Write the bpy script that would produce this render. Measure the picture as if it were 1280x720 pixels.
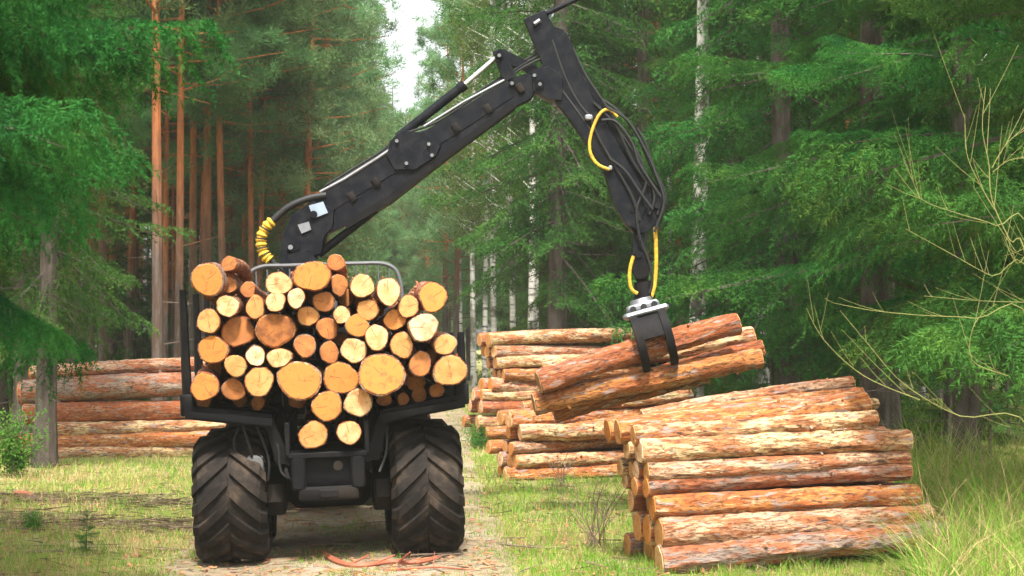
import bpy, math, random
import numpy as np
from mathutils import Vector, Matrix, noise as mnoise

for o in list(bpy.data.objects):
    bpy.data.objects.remove(o)
SC = bpy.context.scene
COL = SC.collection
R = math.radians

# ------------------------------------------------------------------ camera
F = 2133.33            # focal length in photo pixels (1280 wide)
CAMZ = 2.27
PITCH = math.atan(65 / F)
cd = bpy.data.cameras.new('camera')
cd.sensor_width = 36.0
cd.lens = 60.0
cd.clip_end = 2000
cd.clip_start = 0.1
cd.dof.use_dof = True
cd.dof.focus_distance = 18.5
cd.dof.aperture_fstop = 5.0
cam = bpy.data.objects.new('camera', cd)
COL.objects.link(cam)
cam.location = (0, 0, CAMZ)
cam.rotation_euler = (R(90) + PITCH, 0, 0)
SC.camera = cam

# ------------------------------------------------------------------ sky and sun
SUN_EL, SUN_AZ = 60.0, 177.0      # azimuth: direction towards the sun, clockwise from +Y
w = bpy.data.worlds.new('World')
SC.world = w
w.use_nodes = True
nt = w.node_tree
nt.nodes.clear()
wo = nt.nodes.new('ShaderNodeOutputWorld')
bg = nt.nodes.new('ShaderNodeBackground')
sky = nt.nodes.new('ShaderNodeTexSky')
sky.sky_type = 'NISHITA'
sky.sun_disc = False
sky.sun_elevation = R(SUN_EL)
sky.sun_rotation = R(SUN_AZ)
sky.dust_density = 4.0
sky.air_density = 1.0
hs = nt.nodes.new('ShaderNodeHueSaturation')
hs.inputs['Saturation'].default_value = 0.18
hs.inputs['Value'].default_value = 1.25
nt.links.new(sky.outputs[0], hs.inputs['Color'])
nt.links.new(hs.outputs[0], bg.inputs['Color'])
bg.inputs['Strength'].default_value = 0.145
nt.links.new(bg.outputs[0], wo.inputs['Surface'])

sl = bpy.data.lights.new('sun', 'SUN')
sl.energy = 3.6
sl.angle = R(6)
sl.color = (1.0, 0.95, 0.87)
so = bpy.data.objects.new('sun', sl)
COL.objects.link(so)
_sd = Vector((math.sin(R(SUN_AZ)) * math.cos(R(SUN_EL)), math.cos(R(SUN_AZ)) * math.cos(R(SUN_EL)), math.sin(R(SUN_EL))))
so.rotation_euler = _sd.to_track_quat('Z', 'Y').to_euler()
so.location = (0, -10, 40)

SC.view_settings.view_transform = 'Standard'
SC.view_settings.look = 'None'
SC.view_settings.gamma = 1.0
SC.view_settings.use_curve_mapping = False
SC.view_settings.exposure = 1.2
SC.cycles.max_bounces = 6
SC.cycles.diffuse_bounces = 3
SC.cycles.transparent_max_bounces = 8
SC.cycles.volume_bounces = 1
SC.cycles.sample_clamp_indirect = 8.0


# ------------------------------------------------------------------ helpers
def P(px, py, depth):
    u = (px - 640) / F
    v = (360 - py) / F
    dy = math.cos(PITCH) - v * math.sin(PITCH)
    dz = math.sin(PITCH) + v * math.cos(PITCH)
    k = depth / dy
    return Vector((u * k, depth, CAMZ + dz * k))


def X(px, depth):
    return (px - 640) / F * depth


def track_x(y):
    return -1.55 - 0.043 * (y - 17.5) - 0.0004 * max(0, y - 40) ** 2 + 0.15 * math.sin(y * 0.16)


def smooth(a, b, t):
    t = min(1, max(0, (t - a) / (b - a)))
    return t * t * (3 - 2 * t)


def hgt(x, y):
    s = 0.042 * (x + 1.9) * math.exp(-((x + 1.9) / 2.6) ** 2 - ((y - 20) / 6.5) ** 2)
    n = 0.05 * math.sin(x * 0.35 + 1.1) * math.sin(y * 0.23) + 0.03 * math.sin(x * 0.9 - y * 0.5)
    d = abs(x - track_x(y))
    n *= smooth(1.6, 4.0, d)
    return s + n


def ruts(x, y):
    d = x - track_x(y)
    r = 0.0
    for c in (-1.35, 0.65):
        r -= 0.035 * math.exp(-((d - c) / 0.33) ** 2)
    return r


def tag(o, label=None, cat=None, group=None, kind=None):
    if label:
        o['label'] = label
    if cat:
        o['category'] = cat
    if group:
        o['group'] = group
    if kind:
        o['kind'] = kind
    return o


def link(name, me, parent=None, mat=None):
    o = bpy.data.objects.new(name, me)
    COL.objects.link(o)
    if mat is not None and len(me.materials) == 0:
        me.materials.append(mat)
    if parent is not None:
        o.parent = parent
    return o


def empty(name, M=None):
    o = bpy.data.objects.new(name, None)
    COL.objects.link(o)
    if M is not None:
        o.matrix_world = M
    o.empty_display_size = 0.2
    return o


def np_mesh(name, tris, smooth_shade=False):
    """tris: (n,3,3) float array of separate triangles"""
    n = len(tris)
    me = bpy.data.meshes.new(name)
    me.vertices.add(n * 3)
    me.vertices.foreach_set('co', np.ascontiguousarray(tris, dtype=np.float32).ravel())
    me.loops.add(n * 3)
    me.loops.foreach_set('vertex_index', np.arange(n * 3, dtype=np.int32))
    me.polygons.add(n)
    me.polygons.foreach_set('loop_start', np.arange(0, n * 3, 3, dtype=np.int32))
    me.polygons.foreach_set('loop_total', np.full(n, 3, dtype=np.int32))
    me.update(calc_edges=True)
    return me


class MB:
    def __init__(s):
        s.v = []
        s.f = []

    def add(s, vs, fs):
        b = len(s.v)
        s.v += [Vector(v) for v in vs]
        s.f += [tuple(b + i for i in f) for f in fs]

    def box(s, c, size, M=None, bev=0.0):
        x, y, z = (d / 2 for d in size)
        b = min(bev, x * .9, y * .9, z * .9)
        vs, fs = [], []
        if b <= 0:
            vs = [Vector((i * x, j * y, k * z)) for i in (-1, 1) for j in (-1, 1) for k in (-1, 1)]
            fs = [(0, 1, 3, 2), (4, 6, 7, 5), (0, 4, 5, 1), (2, 3, 7, 6), (0, 2, 6, 4), (1, 5, 7, 3)]
        else:
            # chamfered vertical profile extruded: octagon in xz, inset at both y ends
            oc = [(-x + b, -z), (x - b, -z), (x, -z + b), (x, z - b), (x - b, z), (-x + b, z), (-x, z - b), (-x, -z + b)]
            for yy, k in ((-y, 1), (-y + b, 0), (y - b, 0), (y, 1)):
                for (a, d) in oc:
                    vs.append(Vector((a * (1 - k * b / x), yy, d * (1 - k * b / z))))
            for r in range(3):
                for i in range(8):
                    j = (i + 1) % 8
                    fs.append((r * 8 + i, r * 8 + j, r * 8 + 8 + j, r * 8 + 8 + i))
            fs.append(tuple(range(7, -1, -1)))
            fs.append(tuple(range(24, 32)))
        if M is not None:
            vs = [M @ v for v in vs]
        c = Vector(c)
        s.add([v + c for v in vs], fs)

    def tube(s, pts, rad, n=8, cap=True):
        pts = [Vector(p) for p in pts]
        m = len(pts)
        rads = rad if isinstance(rad, (list, tuple)) else [rad] * m
        vs, fs = [], []
        ref = None
        for i, p in enumerate(pts):
            t = (pts[min(i + 1, m - 1)] - pts[max(i - 1, 0)])
            if t.length < 1e-9:
                t = Vector((0, 0, 1))
            t.normalize()
            if ref is None:
                ref = t.orthogonal().normalized()
            else:
                ref = (ref - t * ref.dot(t))
                if ref.length < 1e-6:
                    ref = t.orthogonal()
                ref.normalize()
            b = t.cross(ref)
            for k in range(n):
                a = 2 * math.pi * k / n
                vs.append(p + (ref * math.cos(a) + b * math.sin(a)) * rads[i])
        for i in range(m - 1):
            for k in range(n):
                j = (k + 1) % n
                fs.append((i * n + k, i * n + j, (i + 1) * n + j, (i + 1) * n + k))
        if cap:
            fs.append(tuple(range(n - 1, -1, -1)))
            fs.append(tuple(range((m - 1) * n, m * n)))
        s.add(vs, fs)

    def prism(s, poly, off, inset=0.0):
        """poly: list of Vectors in a plane; off: Vector extruded symmetric +-off/2; chamfer by inset towards centroid at the faces"""
        c = sum(poly, Vector((0, 0, 0))) / len(poly)
        n = len(poly)
        h = off / 2
        vs = []
        rows = [(-1, 1), (-1 + (0.25 if inset else 0), 0), (1 - (0.25 if inset else 0), 0), (1, 1)] if inset else [(-1, 0), (1, 0)]
        for k, ins in rows:
            for p in poly:
                d = c - p
                q = p + (d.normalized() * inset if ins and d.length > 1e-6 else Vector((0, 0, 0)))
                vs.append(q + h * k)
        fs = []
        for r in range(len(rows) - 1):
            for i in range(n):
                j = (i + 1) % n
                fs.append((r * n + i, r * n + j, (r + 1) * n + j, (r + 1) * n + i))
        fs.append(tuple(range(n - 1, -1, -1)))
        fs.append(tuple(range((len(rows) - 1) * n, len(rows) * n)))
        s.add(vs, fs)

    def mesh(s, name, Minv=None, shade=False):
        me = bpy.data.meshes.new(name)
        vs = [Minv @ v for v in s.v] if Minv is not None else s.v
        me.from_pydata([tuple(v) for v in vs], [], s.f)
        me.update()
        import bmesh
        bm = bmesh.new()
        bm.from_mesh(me)
        bmesh.ops.recalc_face_normals(bm, faces=bm.faces)
        bm.to_mesh(me)
        bm.free()
        if shade:
            me.polygons.foreach_set('use_smooth', [True] * len(me.polygons))
            me.set_sharp_from_angle(angle=R(38))
        return me

    def build(s, name, mat, parent=None, Minv=None, shade=True):
        return link(name, s.mesh(name, Minv, shade), parent, mat)


def spline(pts, n=6):
    pts = [Vector(p) for p in pts]
    out = []
    for i in range(len(pts) - 1):
        p0, p1, p2, p3 = pts[max(i - 1, 0)], pts[i], pts[i + 1], pts[min(i + 2, len(pts) - 1)]
        for k in range(n):
            t = k / n
            out.append(0.5 * ((2 * p1) + (p2 - p0) * t + (2 * p0 - 5 * p1 + 4 * p2 - p3) * t * t + (3 * p1 - p0 - 3 * p2 + p3) * t ** 3))
    out.append(pts[-1])
    return out


# ------------------------------------------------------------------ materials
class NT:
    def __init__(s, name):
        s.m = bpy.data.materials.new(name)
        s.m.use_nodes = True
        s.t = s.m.node_tree
        s.t.nodes.clear()
        s.out = s.t.nodes.new('ShaderNodeOutputMaterial')

    def n(s, typ, **kw):
        nd = s.t.nodes.new(typ)
        for k, v in kw.items():
            if k.startswith('_'):
                setattr(nd, k[1:], v)
            else:
                k2 = k.replace('__', ' ')
                nd.inputs[k2].default_value = v
        return nd

    def l(s, a, b):
        s.t.links.new(a, b)

    def coords(s, scale=(1, 1, 1), kind='Object', rnd=False):
        tc = s.n('ShaderNodeTexCoord')
        mp = s.n('ShaderNodeMapping')
        mp.inputs['Scale'].default_value = scale
        s.l(tc.outputs[kind], mp.inputs['Vector'])
        if rnd:
            oi = s.n('ShaderNodeObjectInfo')
            ml = s.n('ShaderNodeMath', _operation='MULTIPLY')
            ml.inputs[1].default_value = 57.0
            s.l(oi.outputs['Random'], ml.inputs[0])
            cb = s.n('ShaderNodeCombineXYZ')
            for i in range(3):
                s.l(ml.outputs[0], cb.inputs[i])
            s.l(cb.outputs[0], mp.inputs['Location'])
        return mp.outputs[0]

    def noise(s, vec, scale, detail=4, rough=.55):
        nd = s.n('ShaderNodeTexNoise')
        nd.inputs['Scale'].default_value = scale
        nd.inputs['Detail'].default_value = detail
        nd.inputs['Roughness'].default_value = rough
        s.l(vec, nd.inputs['Vector'])
        return nd.outputs['Fac']

    def ramp(s, fac, stops):
        nd = s.n('ShaderNodeValToRGB')
        el = nd.color_ramp.elements
        while len(el) < len(stops):
            el.new(0.5)
        for e, (p, c) in zip(el, stops):
            e.position = p
            e.color = (*c, 1) if len(c) == 3 else c
        s.l(fac, nd.inputs[0])
        return nd.outputs[0]

    def mix(s, fac, a, b, mode='MIX'):
        nd = s.n('ShaderNodeMix', _data_type='RGBA', _blend_type=mode)
        for sock, v in ((nd.inputs[0], fac), (nd.inputs[6], a), (nd.inputs[7], b)):
            if isinstance(v, (int, float)):
                sock.default_value = v
            elif isinstance(v, tuple):
                sock.default_value = (*v, 1)
            else:
                s.l(v, sock)
        return nd.outputs[2]

    def math(s, op, a, b=None):
        nd = s.n('ShaderNodeMath', _operation=op)
        for i, v in enumerate((a, b)):
            if v is None:
                continue
            if isinstance(v, (int, float)):
                nd.inputs[i].default_value = v
            else:
                s.l(v, nd.inputs[i])
        return nd.outputs[0]

    def bump(s, h, strength=.4, dist=.01):
        nd = s.n('ShaderNodeBump')
        nd.inputs['Strength'].default_value = strength
        nd.inputs['Distance'].default_value = dist
        s.l(h, nd.inputs['Height'])
        return nd.outputs[0]

    def principled(s, color, rough=.7, metal=0.0, normal=None, spec=.5):
        b = s.n('ShaderNodeBsdfPrincipled')
        if isinstance(color, tuple):
            b.inputs['Base Color'].default_value = (*color, 1)
        else:
            s.l(color, b.inputs['Base Color'])
        if isinstance(rough, (int, float)):
            b.inputs['Roughness'].default_value = rough
        else:
            s.l(rough, b.inputs['Roughness'])
        b.inputs['Metallic'].default_value = metal
        b.inputs['Specular IOR Level'].default_value = spec
        if normal is not None:
            s.l(normal, b.inputs['Normal'])
        s.l(b.outputs[0], s.out.inputs['Surface'])
        return s.m


def mat_foliage(name, c1, c2, c3, trans=.35, scale=2.0, island=False):
    t = NT(name)
    v = t.coords(rnd=True)
    nz = t.noise(v, scale, 3)
    col = t.ramp(nz, [(.3, c1), (.52, c2), (.75, c3)])
    oi = t.n('ShaderNodeObjectInfo')
    hsv = t.n('ShaderNodeHueSaturation')
    a = t.math('MULTIPLY_ADD', oi.outputs['Random'], .06)
    a.node.inputs[2].default_value = .47
    t.l(a, hsv.inputs['Hue'])
    if island:
        g = t.n('ShaderNodeNewGeometry')
        b = t.math('MULTIPLY_ADD', g.outputs['Random Per Island'], .7)
    else:
        b = t.math('MULTIPLY_ADD', oi.outputs['Random'], .5)
    b.node.inputs[2].default_value = .75 if not island else .65
    t.l(b, hsv.inputs['Value'])
    t.l(col, hsv.inputs['Color'])
    d = t.n('ShaderNodeBsdfDiffuse')
    tr = t.n('ShaderNodeBsdfTranslucent')
    t.l(hsv.outputs[0], d.inputs[0])
    t.l(hsv.outputs[0], tr.inputs[0])
    mx = t.n('ShaderNodeMixShader')
    mx.inputs[0].default_value = trans
    t.l(d.outputs[0], mx.inputs[1])
    t.l(tr.outputs[0], mx.inputs[2])
    t.l(mx.outputs[0], t.out.inputs['Surface'])
    return t.m


def mat_bark_log():
    """pine bark on cut logs: object colour sets the main tone"""
    t = NT('log_bark')
    v = t.coords((0.75, 3.0, 3.0), rnd=True)
    v2 = t.coords((3.2, 11, 11), rnd=True)
    oi = t.n('ShaderNodeObjectInfo')
    n1 = t.noise(v, 2.6, 5, .65)
    n2 = t.noise(v2, 3.4, 5, .7)
    n3 = t.noise(v, 5.5, 3, .6)
    base = oi.outputs['Color']
    v3 = t.coords((1.1, 5, 5), rnd=True)
    f1 = t.ramp(n1, [(.44, (0, 0, 0)), (.54, (1, 1, 1))])
    c = t.mix(t.math('MULTIPLY', f1, .85), base, (.36, .10, .027))
    n5 = t.noise(v3, 2.6, 6, .75)
    f5 = t.ramp(n5, [(.53, (0, 0, 0)), (.60, (1, 1, 1))])
    c = t.mix(t.math('MULTIPLY', f5, t.math('MULTIPLY', oi.outputs['Alpha'], .85)), c, (.66, .49, .30))
    f2 = t.ramp(n2, [(.49, (0, 0, 0)), (.58, (1, 1, 1))])
    c = t.mix(t.math('MULTIPLY', f2, .8), c, (.12, .043, .022))
    f3 = t.ramp(n3, [(.58, (0, 0, 0)), (.63, (1, 1, 1))])
    c = t.mix(t.math('MULTIPLY', f3, .8), c, (.30, .24, .21))
    n4 = t.noise(v2, 1.6, 4, .6)
    f4 = t.ramp(n4, [(.62, (0, 0, 0)), (.66, (1, 1, 1))])
    c = t.mix(t.math('MULTIPLY', f4, .85), c, (.05, .032, .025))
    hgt_ = t.math('ADD', n2, t.math('MULTIPLY', n1, 1.4))
    return t.principled(c, .78, 0, t.bump(hgt_, .9, .03), .25)


def mat_cut():
    t = NT('cut_wood')
    tc = t.n('ShaderNodeTexCoord')
    sx = t.n('ShaderNodeSeparateXYZ')
    t.l(tc.outputs['Object'], sx.inputs[0])
    cb = t.n('ShaderNodeCombineXYZ')
    t.l(sx.outputs[1], cb.inputs[1])
    t.l(sx.outputs[2], cb.inputs[2])
    ln = t.n('ShaderNodeVectorMath', _operation='LENGTH')
    t.l(cb.outputs[0], ln.inputs[0])
    r = ln.outputs['Value']
    v = t.coords(rnd=True)
    wob = t.noise(v, 7, 3)
    rr = t.math('ADD', r, t.math('MULTIPLY', wob, .03))
    ring = t.math('SINE', t.math('MULTIPLY', rr, 520.0))
    oi = t.n('ShaderNodeObjectInfo')
    c = oi.outputs['Color']
    big = t.noise(v, 9, 4, .6)
    f = t.ramp(big, [(.40, (0, 0, 0)), (.60, (1, 1, 1))])
    c2 = t.mix(t.math('MULTIPLY', f, .6), c, (.56, .20, .045))
    heart = t.ramp(rr, [(.035, (1, 1, 1)), (.085, (0, 0, 0))])
    c2 = t.mix(t.math('MULTIPLY', heart, .35), c2, (.55, .22, .06))
    rf = t.math('MULTIPLY_ADD', ring, .10)
    rf.node.inputs[2].default_value = .10
    c2 = t.mix(rf, c2, (.34, .14, .04))
    st = t.noise(t.coords((1, 1, 14), rnd=True), 12, 4, .7)
    sf = t.ramp(st, [(.5, (0, 0, 0)), (.72, (1, 1, 1))])
    c2 = t.mix(t.math('MULTIPLY', sf, .35), c2, (.36, .17, .06))
    dk = t.noise(v, 16, 3, .6)
    df = t.ramp(dk, [(.54, (0, 0, 0)), (.68, (1, 1, 1))])
    c2 = t.mix(t.math('MULTIPLY', df, .6), c2, (.20, .09, .035))
    ang = t.math('ARCTAN2', sx.outputs[2], sx.outputs[1])
    a0 = t.math('MULTIPLY_ADD', oi.outputs['Random'], 6.28)
    a0.node.inputs[2].default_value = -3.14
    da = t.math('ABSOLUTE', t.math('SUBTRACT', t.math('ADD', ang, t.math('MULTIPLY', wob, .5)), a0))
    cw = t.math('MULTIPLY', da, r)
    ck = t.math('MULTIPLY', t.math('LESS_THAN', cw, .0032), t.math('LESS_THAN', rr, .13))
    c2 = t.mix(t.math('MULTIPLY', ck, .75), c2, (.10, .045, .02))
    return t.principled(c2, .75, 0, t.bump(t.math('ADD', st, t.math('MULTIPLY', ring, .1)), .35, .006), .3)


def mat_trunk(name, stops, zr=None, sc=(5, 5, 1.2), hi=None):
    """trunk bark; with hi=(z0,z1,colour) the bark turns to another colour up the stem, as pine bark does"""
    t = NT(name)
    v = t.coords(sc, rnd=True)
    n1 = t.noise(v, 1.6, 5, .65)
    c = t.ramp(n1, stops)
    if hi:
        tc = t.n('ShaderNodeTexCoord')
        sx = t.n('ShaderNodeSeparateXYZ')
        t.l(tc.outputs['Object'], sx.inputs[0])
        n0 = t.noise(t.coords((1, 1, .4), rnd=True), 1.2, 3)
        z = t.math('ADD', sx.outputs[2], t.math('MULTIPLY', n0, 3.0))
        mr = t.n('ShaderNodeMapRange')
        mr.inputs[1].default_value = hi[0]
        mr.inputs[2].default_value = hi[1]
        t.l(z, mr.inputs[0])
        c = t.mix(mr.outputs[0], c, hi[2])
        c = t.mix(t.ramp(n1, [(.35, (.6, .6, .6)), (.6, (0, 0, 0))]), c, (.12, .06, .035))
    return t.principled(c, .9, 0, t.bump(n1, .8, .03), .2)


def mat_birch(name='birch_bark', lo=.5, hi=.64, b0=.36, b1=.44, sc=(1.2, 1.2, 9)):
    t = NT(name)
    v = t.coords(sc, rnd=True)
    n1 = t.noise(v, 1.1, 4, .7)
    n2 = t.noise(t.coords((2, 2, 1.2), rnd=True), 1.0, 3, .6)
    c = t.ramp(n1, [(b0, (.03, .028, .025)), (b1, (.48, .46, .41)), (.7, (.72, .70, .65))])
    c = t.mix(t.ramp(n2, [(lo, (0, 0, 0)), (hi, (.9, .9, .9))]), c, (.085, .085, .055))
    return t.principled(c, .8, 0, t.bump(n1, .4, .01), .2)


def mat_paint(name, col, rough=.4, dirt=(.12, .10, .08), amt=.4, metal=0.0, scale=3.0):
    t = NT(name)
    v = t.coords()
    n1 = t.noise(v, scale, 6, .7)
    n2 = t.noise(v, scale * 9, 3, .6)
    f = t.math('MULTIPLY', t.ramp(n1, [(.45, (0, 0, 0)), (.72, (1, 1, 1))]), amt)
    c = t.mix(f, col, dirt)
    rg = t.math('MULTIPLY_ADD', n1, .5)
    rg.node.inputs[2].default_value = rough - .15
    return t.principled(c, rg, metal, t.bump(n2, .15, .003), .5 if metal else .10)


def mat_ground():
    t = NT('forest_ground')
    v = t.coords()
    n1 = t.noise(v, .45, 5, .6)
    n2 = t.noise(v, 5.0, 6, .7)
    n3 = t.noise(v, 26.0, 4, .7)
    c = t.ramp(n1, [(.35, (.14, .19, .04)), (.52, (.27, .27, .09)), (.68, (.42, .35, .17))])
    c = t.mix(t.ramp(n2, [(.45, (0, 0, 0)), (.65, (.8, .8, .8))]), c, (.22, .17, .08))
    c = t.mix(t.ramp(n3, [(.55, (0, 0, 0)), (.7, (.7, .7, .7))]), c, (.05, .045, .02))
    return t.principled(c, .95, 0, t.bump(t.math('ADD', n2, n3), .8, .05), .1)


def mat_track():
    t = NT('track_soil')
    v = t.coords()
    n1 = t.noise(v, .8, 5, .6)
    n2 = t.noise(v, 7.0, 6, .7)
    n3 = t.noise(v, 45.0, 4, .7)
    c = t.ramp(n1, [(.32, (.25, .185, .11)), (.5, (.35, .275, .18)), (.7, (.43, .36, .27))])
    c = t.mix(t.ramp(n2, [(.5, (0, 0, 0)), (.68, (.75, .75, .75))]), c, (.17, .115, .065))
    c = t.mix(t.ramp(n3, [(.56, (0, 0, 0)), (.7, (.6, .6, .6))]), c, (.10, .075, .045))
    return t.principled(c, .95, 0, t.bump(t.math('ADD', n2, n3), .8, .04), .15)


def mat_tyre():
    t = NT('tyre_rubber')
    v = t.coords()
    n1 = t.noise(v, 2.6, 5, .65)
    n2 = t.noise(v, 18, 4, .7)
    c = t.ramp(n1, [(.35, (.011, .010, .009)), (.52, (.024, .019, .016)), (.70, (.085, .062, .043))])
    c = t.mix(t.ramp(n2, [(.55, (0, 0, 0)), (.75, (.5, .5, .5))]), c, (.06, .047, .035))
    return t.principled(c, .75, 0, t.bump(n2, .4, .008), .08)


def mat_plain(name, col, rough=.6, metal=0.0, var=.35, scale=8.0):
    t = NT(name)
    v = t.coords(rnd=True)
    n1 = t.noise(v, scale, 4, .6)
    dark = tuple(c * (1 - var) for c in col)
    lite = tuple(min(1, c * (1 + var)) for c in col)
    c = t.ramp(n1, [(.3, dark), (.5, col), (.7, lite)])
    return t.principled(c, rough, metal, t.bump(n1, .2, .004))


M_BARK = mat_bark_log()
M_CUT = mat_cut()
M_GROUND = mat_ground()
M_TRACK = mat_track()
M_TYRE = mat_tyre()
M_BLACK = mat_paint('black_paint', (.006, .006, .007), .5, (.035, .028, .022), .3)
M_BOOM = mat_paint('boom_paint', (.006, .007, .0105), .36, (.045, .042, .040), .38, 0, 7)
M_DARK = mat_paint('dark_steel', (.010, .009, .009), .6, (.05, .035, .022), .5)
M_CLAW = mat_paint('claw_steel', (.008, .008, .009), .55, (.06, .045, .035), .35, 0, 8)
M_STEEL = mat_paint('worn_steel', (.30, .31, .33), .42, (.10, .09, .08), .55, .75)
M_CHROME = mat_paint('chrome_rod', (.75, .76, .78), .22, (.4, .4, .4), .2, .9)
M_YELLOW = mat_plain('yellow_sleeve', (.58, .34, .025), .65, 0, .45, 22)
M_HOSE = mat_plain('black_rubber_hose', (.009, .009, .009), .6)
M_PLATE = mat_plain('pale_plate', (.26, .32, .38), .45, 0, .15)
M_GREY = mat_paint('grey_cast', (.16, .16, .16), .55, (.06, .05, .04), .6, .3)
M_GLASS = mat_plain('dark_glass', (.02, .03, .035), .08, 0, .1)
M_GREENP = mat_paint('cab_paint', (.03, .035, .035), .4, (.10, .09, .07), .4)
M_RAIL = mat_paint('rail_steel', (.12, .125, .13), .5, (.08, .07, .06), .4, .3)
M_SPR_N = mat_foliage('spruce_needles_near', (.026, .088, .020), (.056, .148, .028), (.12, .235, .042), .34, 1.6)
M_SPR_D = mat_foliage('spruce_needles_shaded', (.020, .078, .020), (.042, .132, .028), (.095, .21, .042), .34, 1.6)  # darker copy of the near needles, shade of the left side put into the colour
M_SPR = mat_foliage('spruce_needles', (.030, .088, .020), (.060, .138, .029), (.11, .20, .042), .34, 1.1)
M_PINE = mat_foliage('pine_needles', (.085, .165, .06), (.12, .215, .075), (.17, .27, .10), .42, 1.2)
M_SOFT = mat_foliage('mist_pale_needles', (.14, .25, .10), (.20, .33, .14), (.27, .40, .18), .5, 1.0)  # needles lightened so the paleness of distant mist is in their colour
M_LEAF = mat_foliage('birch_leaves', (.07, .14, .028), (.11, .19, .035), (.16, .24, .05), .45, 1.4)
M_BUSH = mat_foliage('undergrowth_leaves', (.05, .13, .02), (.08, .18, .028), (.14, .23, .04), .4, 2.0)
M_GRASS = mat_foliage('grass_blades', (.12, .26, .025), (.23, .37, .045), (.40, .45, .10), .4, .9, True)
M_DRY = mat_foliage('dry_grass_blades', (.36, .27, .11), (.50, .39, .18), (.60, .48, .25), .3, 1.5, True)
M_TSPR = mat_trunk('spruce_bark', [(.3, (.036, .027, .022)), (.5, (.085, .066, .055)), (.7, (.13, .108, .095))])
M_TPINE = mat_trunk('pine_bark', [(.3, (.042, .032, .027)), (.5, (.095, .074, .062)), (.7, (.15, .12, .10))], hi=(5.0, 8.5, (.42, .14, .045)))
M_BIRCH = mat_birch()
M_OLDBIRCH = mat_birch('old_birch_bark', .44, .60, .46, .54, (5, 5, 2.4))
M_TWIG = mat_plain('dry_twig', (.16, .11, .075), .9)
M_YTWIG = mat_plain('yellow_green_twig', (.19, .19, .05), .7, 0, .25)
M_REDTWIG = mat_plain('red_bark_twig', (.34, .10, .05), .7, 0, .3)
M_CHIP = mat_plain('bark_chip', (.36, .17, .08), .85, 0, .5, 4)

# ------------------------------------------------------------------ ground and track
def grid_mesh(name, xs, ys, zf):
    nx, ny = len(xs), len(ys)
    vs = [(x, y, zf(x, y)) for y in ys for x in xs]
    fs = [(j * nx + i, j * nx + i + 1, (j + 1) * nx + i + 1, (j + 1) * nx + i) for j in range(ny - 1) for i in range(nx - 1)]
    me = bpy.data.meshes.new(name)
    me.from_pydata(vs, [], fs)
    me.update()
    me.polygons.foreach_set('use_smooth', [True] * len(me.polygons))
    return me


def ground_z(x, y):
    d = abs(x - track_x(y))
    return hgt(x, y) - 0.06 * (1 - smooth(1.5, 2.1, d)) + 0.02 * mnoise.noise(Vector((x * 1.3, y * 1.3, 0))) * smooth(2.1, 3.2, d)


xs = sorted(set([round(v, 3) for v in list(np.arange(-12, 12.01, .3))] + [s * (12 + 2.0 * k + .25 * k * k) for s in (-1, 1) for k in range(1, 27)]))
ys = [-40, -25, -12, 0, 6] + list(np.arange(10, 40, .35)) + [40 + 1.0 * k + .12 * k * k for k in range(0, 51)]
tag(link('ground', grid_mesh('ground', xs, ys, ground_z), mat=M_GROUND), kind='structure')
rngT = random.Random(4)


def edge_w(y, s):
    return 2.0 + .28 * mnoise.noise(Vector((y * .55, s * 7.3, 0))) + .12 * mnoise.noise(Vector((y * 2.1, s * 3.3, 5)))


tv, tf = [], []
TY = list(np.arange(-6, 60, .3)) + [60 + k * 2 for k in range(0, 32)]
NX = 21
for y in TY:
    for i in range(NX):
        u = i / (NX - 1) * 2 - 1
        x = track_x(y) - 0.35 + u * edge_w(y, 1 if u > 0 else -1)
        z = hgt(x, y) + ruts(x, y) + .008 * mnoise.noise(Vector((x * 4, y * 4, 2)))
        z -= .09 * smooth(.88, 1.0, abs(u))
        tv.append((x, y, z))
for j in range(len(TY) - 1):
    for i in range(NX - 1):
        tf.append((j * NX + i, j * NX + i + 1, (j + 1) * NX + i + 1, (j + 1) * NX + i))
me = bpy.data.meshes.new('track')
me.from_pydata(tv, [], tf)
me.update()
me.polygons.foreach_set('use_smooth', [True] * len(me.polygons))
tag(link('track', me, mat=M_TRACK), kind='structure')

# ------------------------------------------------------------------ foliage generators
def rand_perp(rng, D):
    r = rng.normal(size=D.shape)
    r -= D * np.sum(r * D, axis=1, keepdims=True)
    return r / np.maximum(np.linalg.norm(r, axis=1, keepdims=True), 1e-6)


def needle_tris(rng, P0, D, nl, nw, spread):
    Q = rand_perp(rng, D)
    dirs = D * (1 - spread) + Q * spread
    dirs /= np.linalg.norm(dirs, axis=1, keepdims=True)
    S = np.cross(dirs, rng.normal(size=D.shape))
    S /= np.maximum(np.linalg.norm(S, axis=1, keepdims=True), 1e-6)
    l = nl * rng.uniform(.65, 1.2, (len(P0), 1))
    ww = nw * rng.uniform(.7, 1.2, (len(P0), 1))
    return np.stack([P0 - S * ww, P0 + S * ww, P0 + dirs * l], axis=1)


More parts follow.
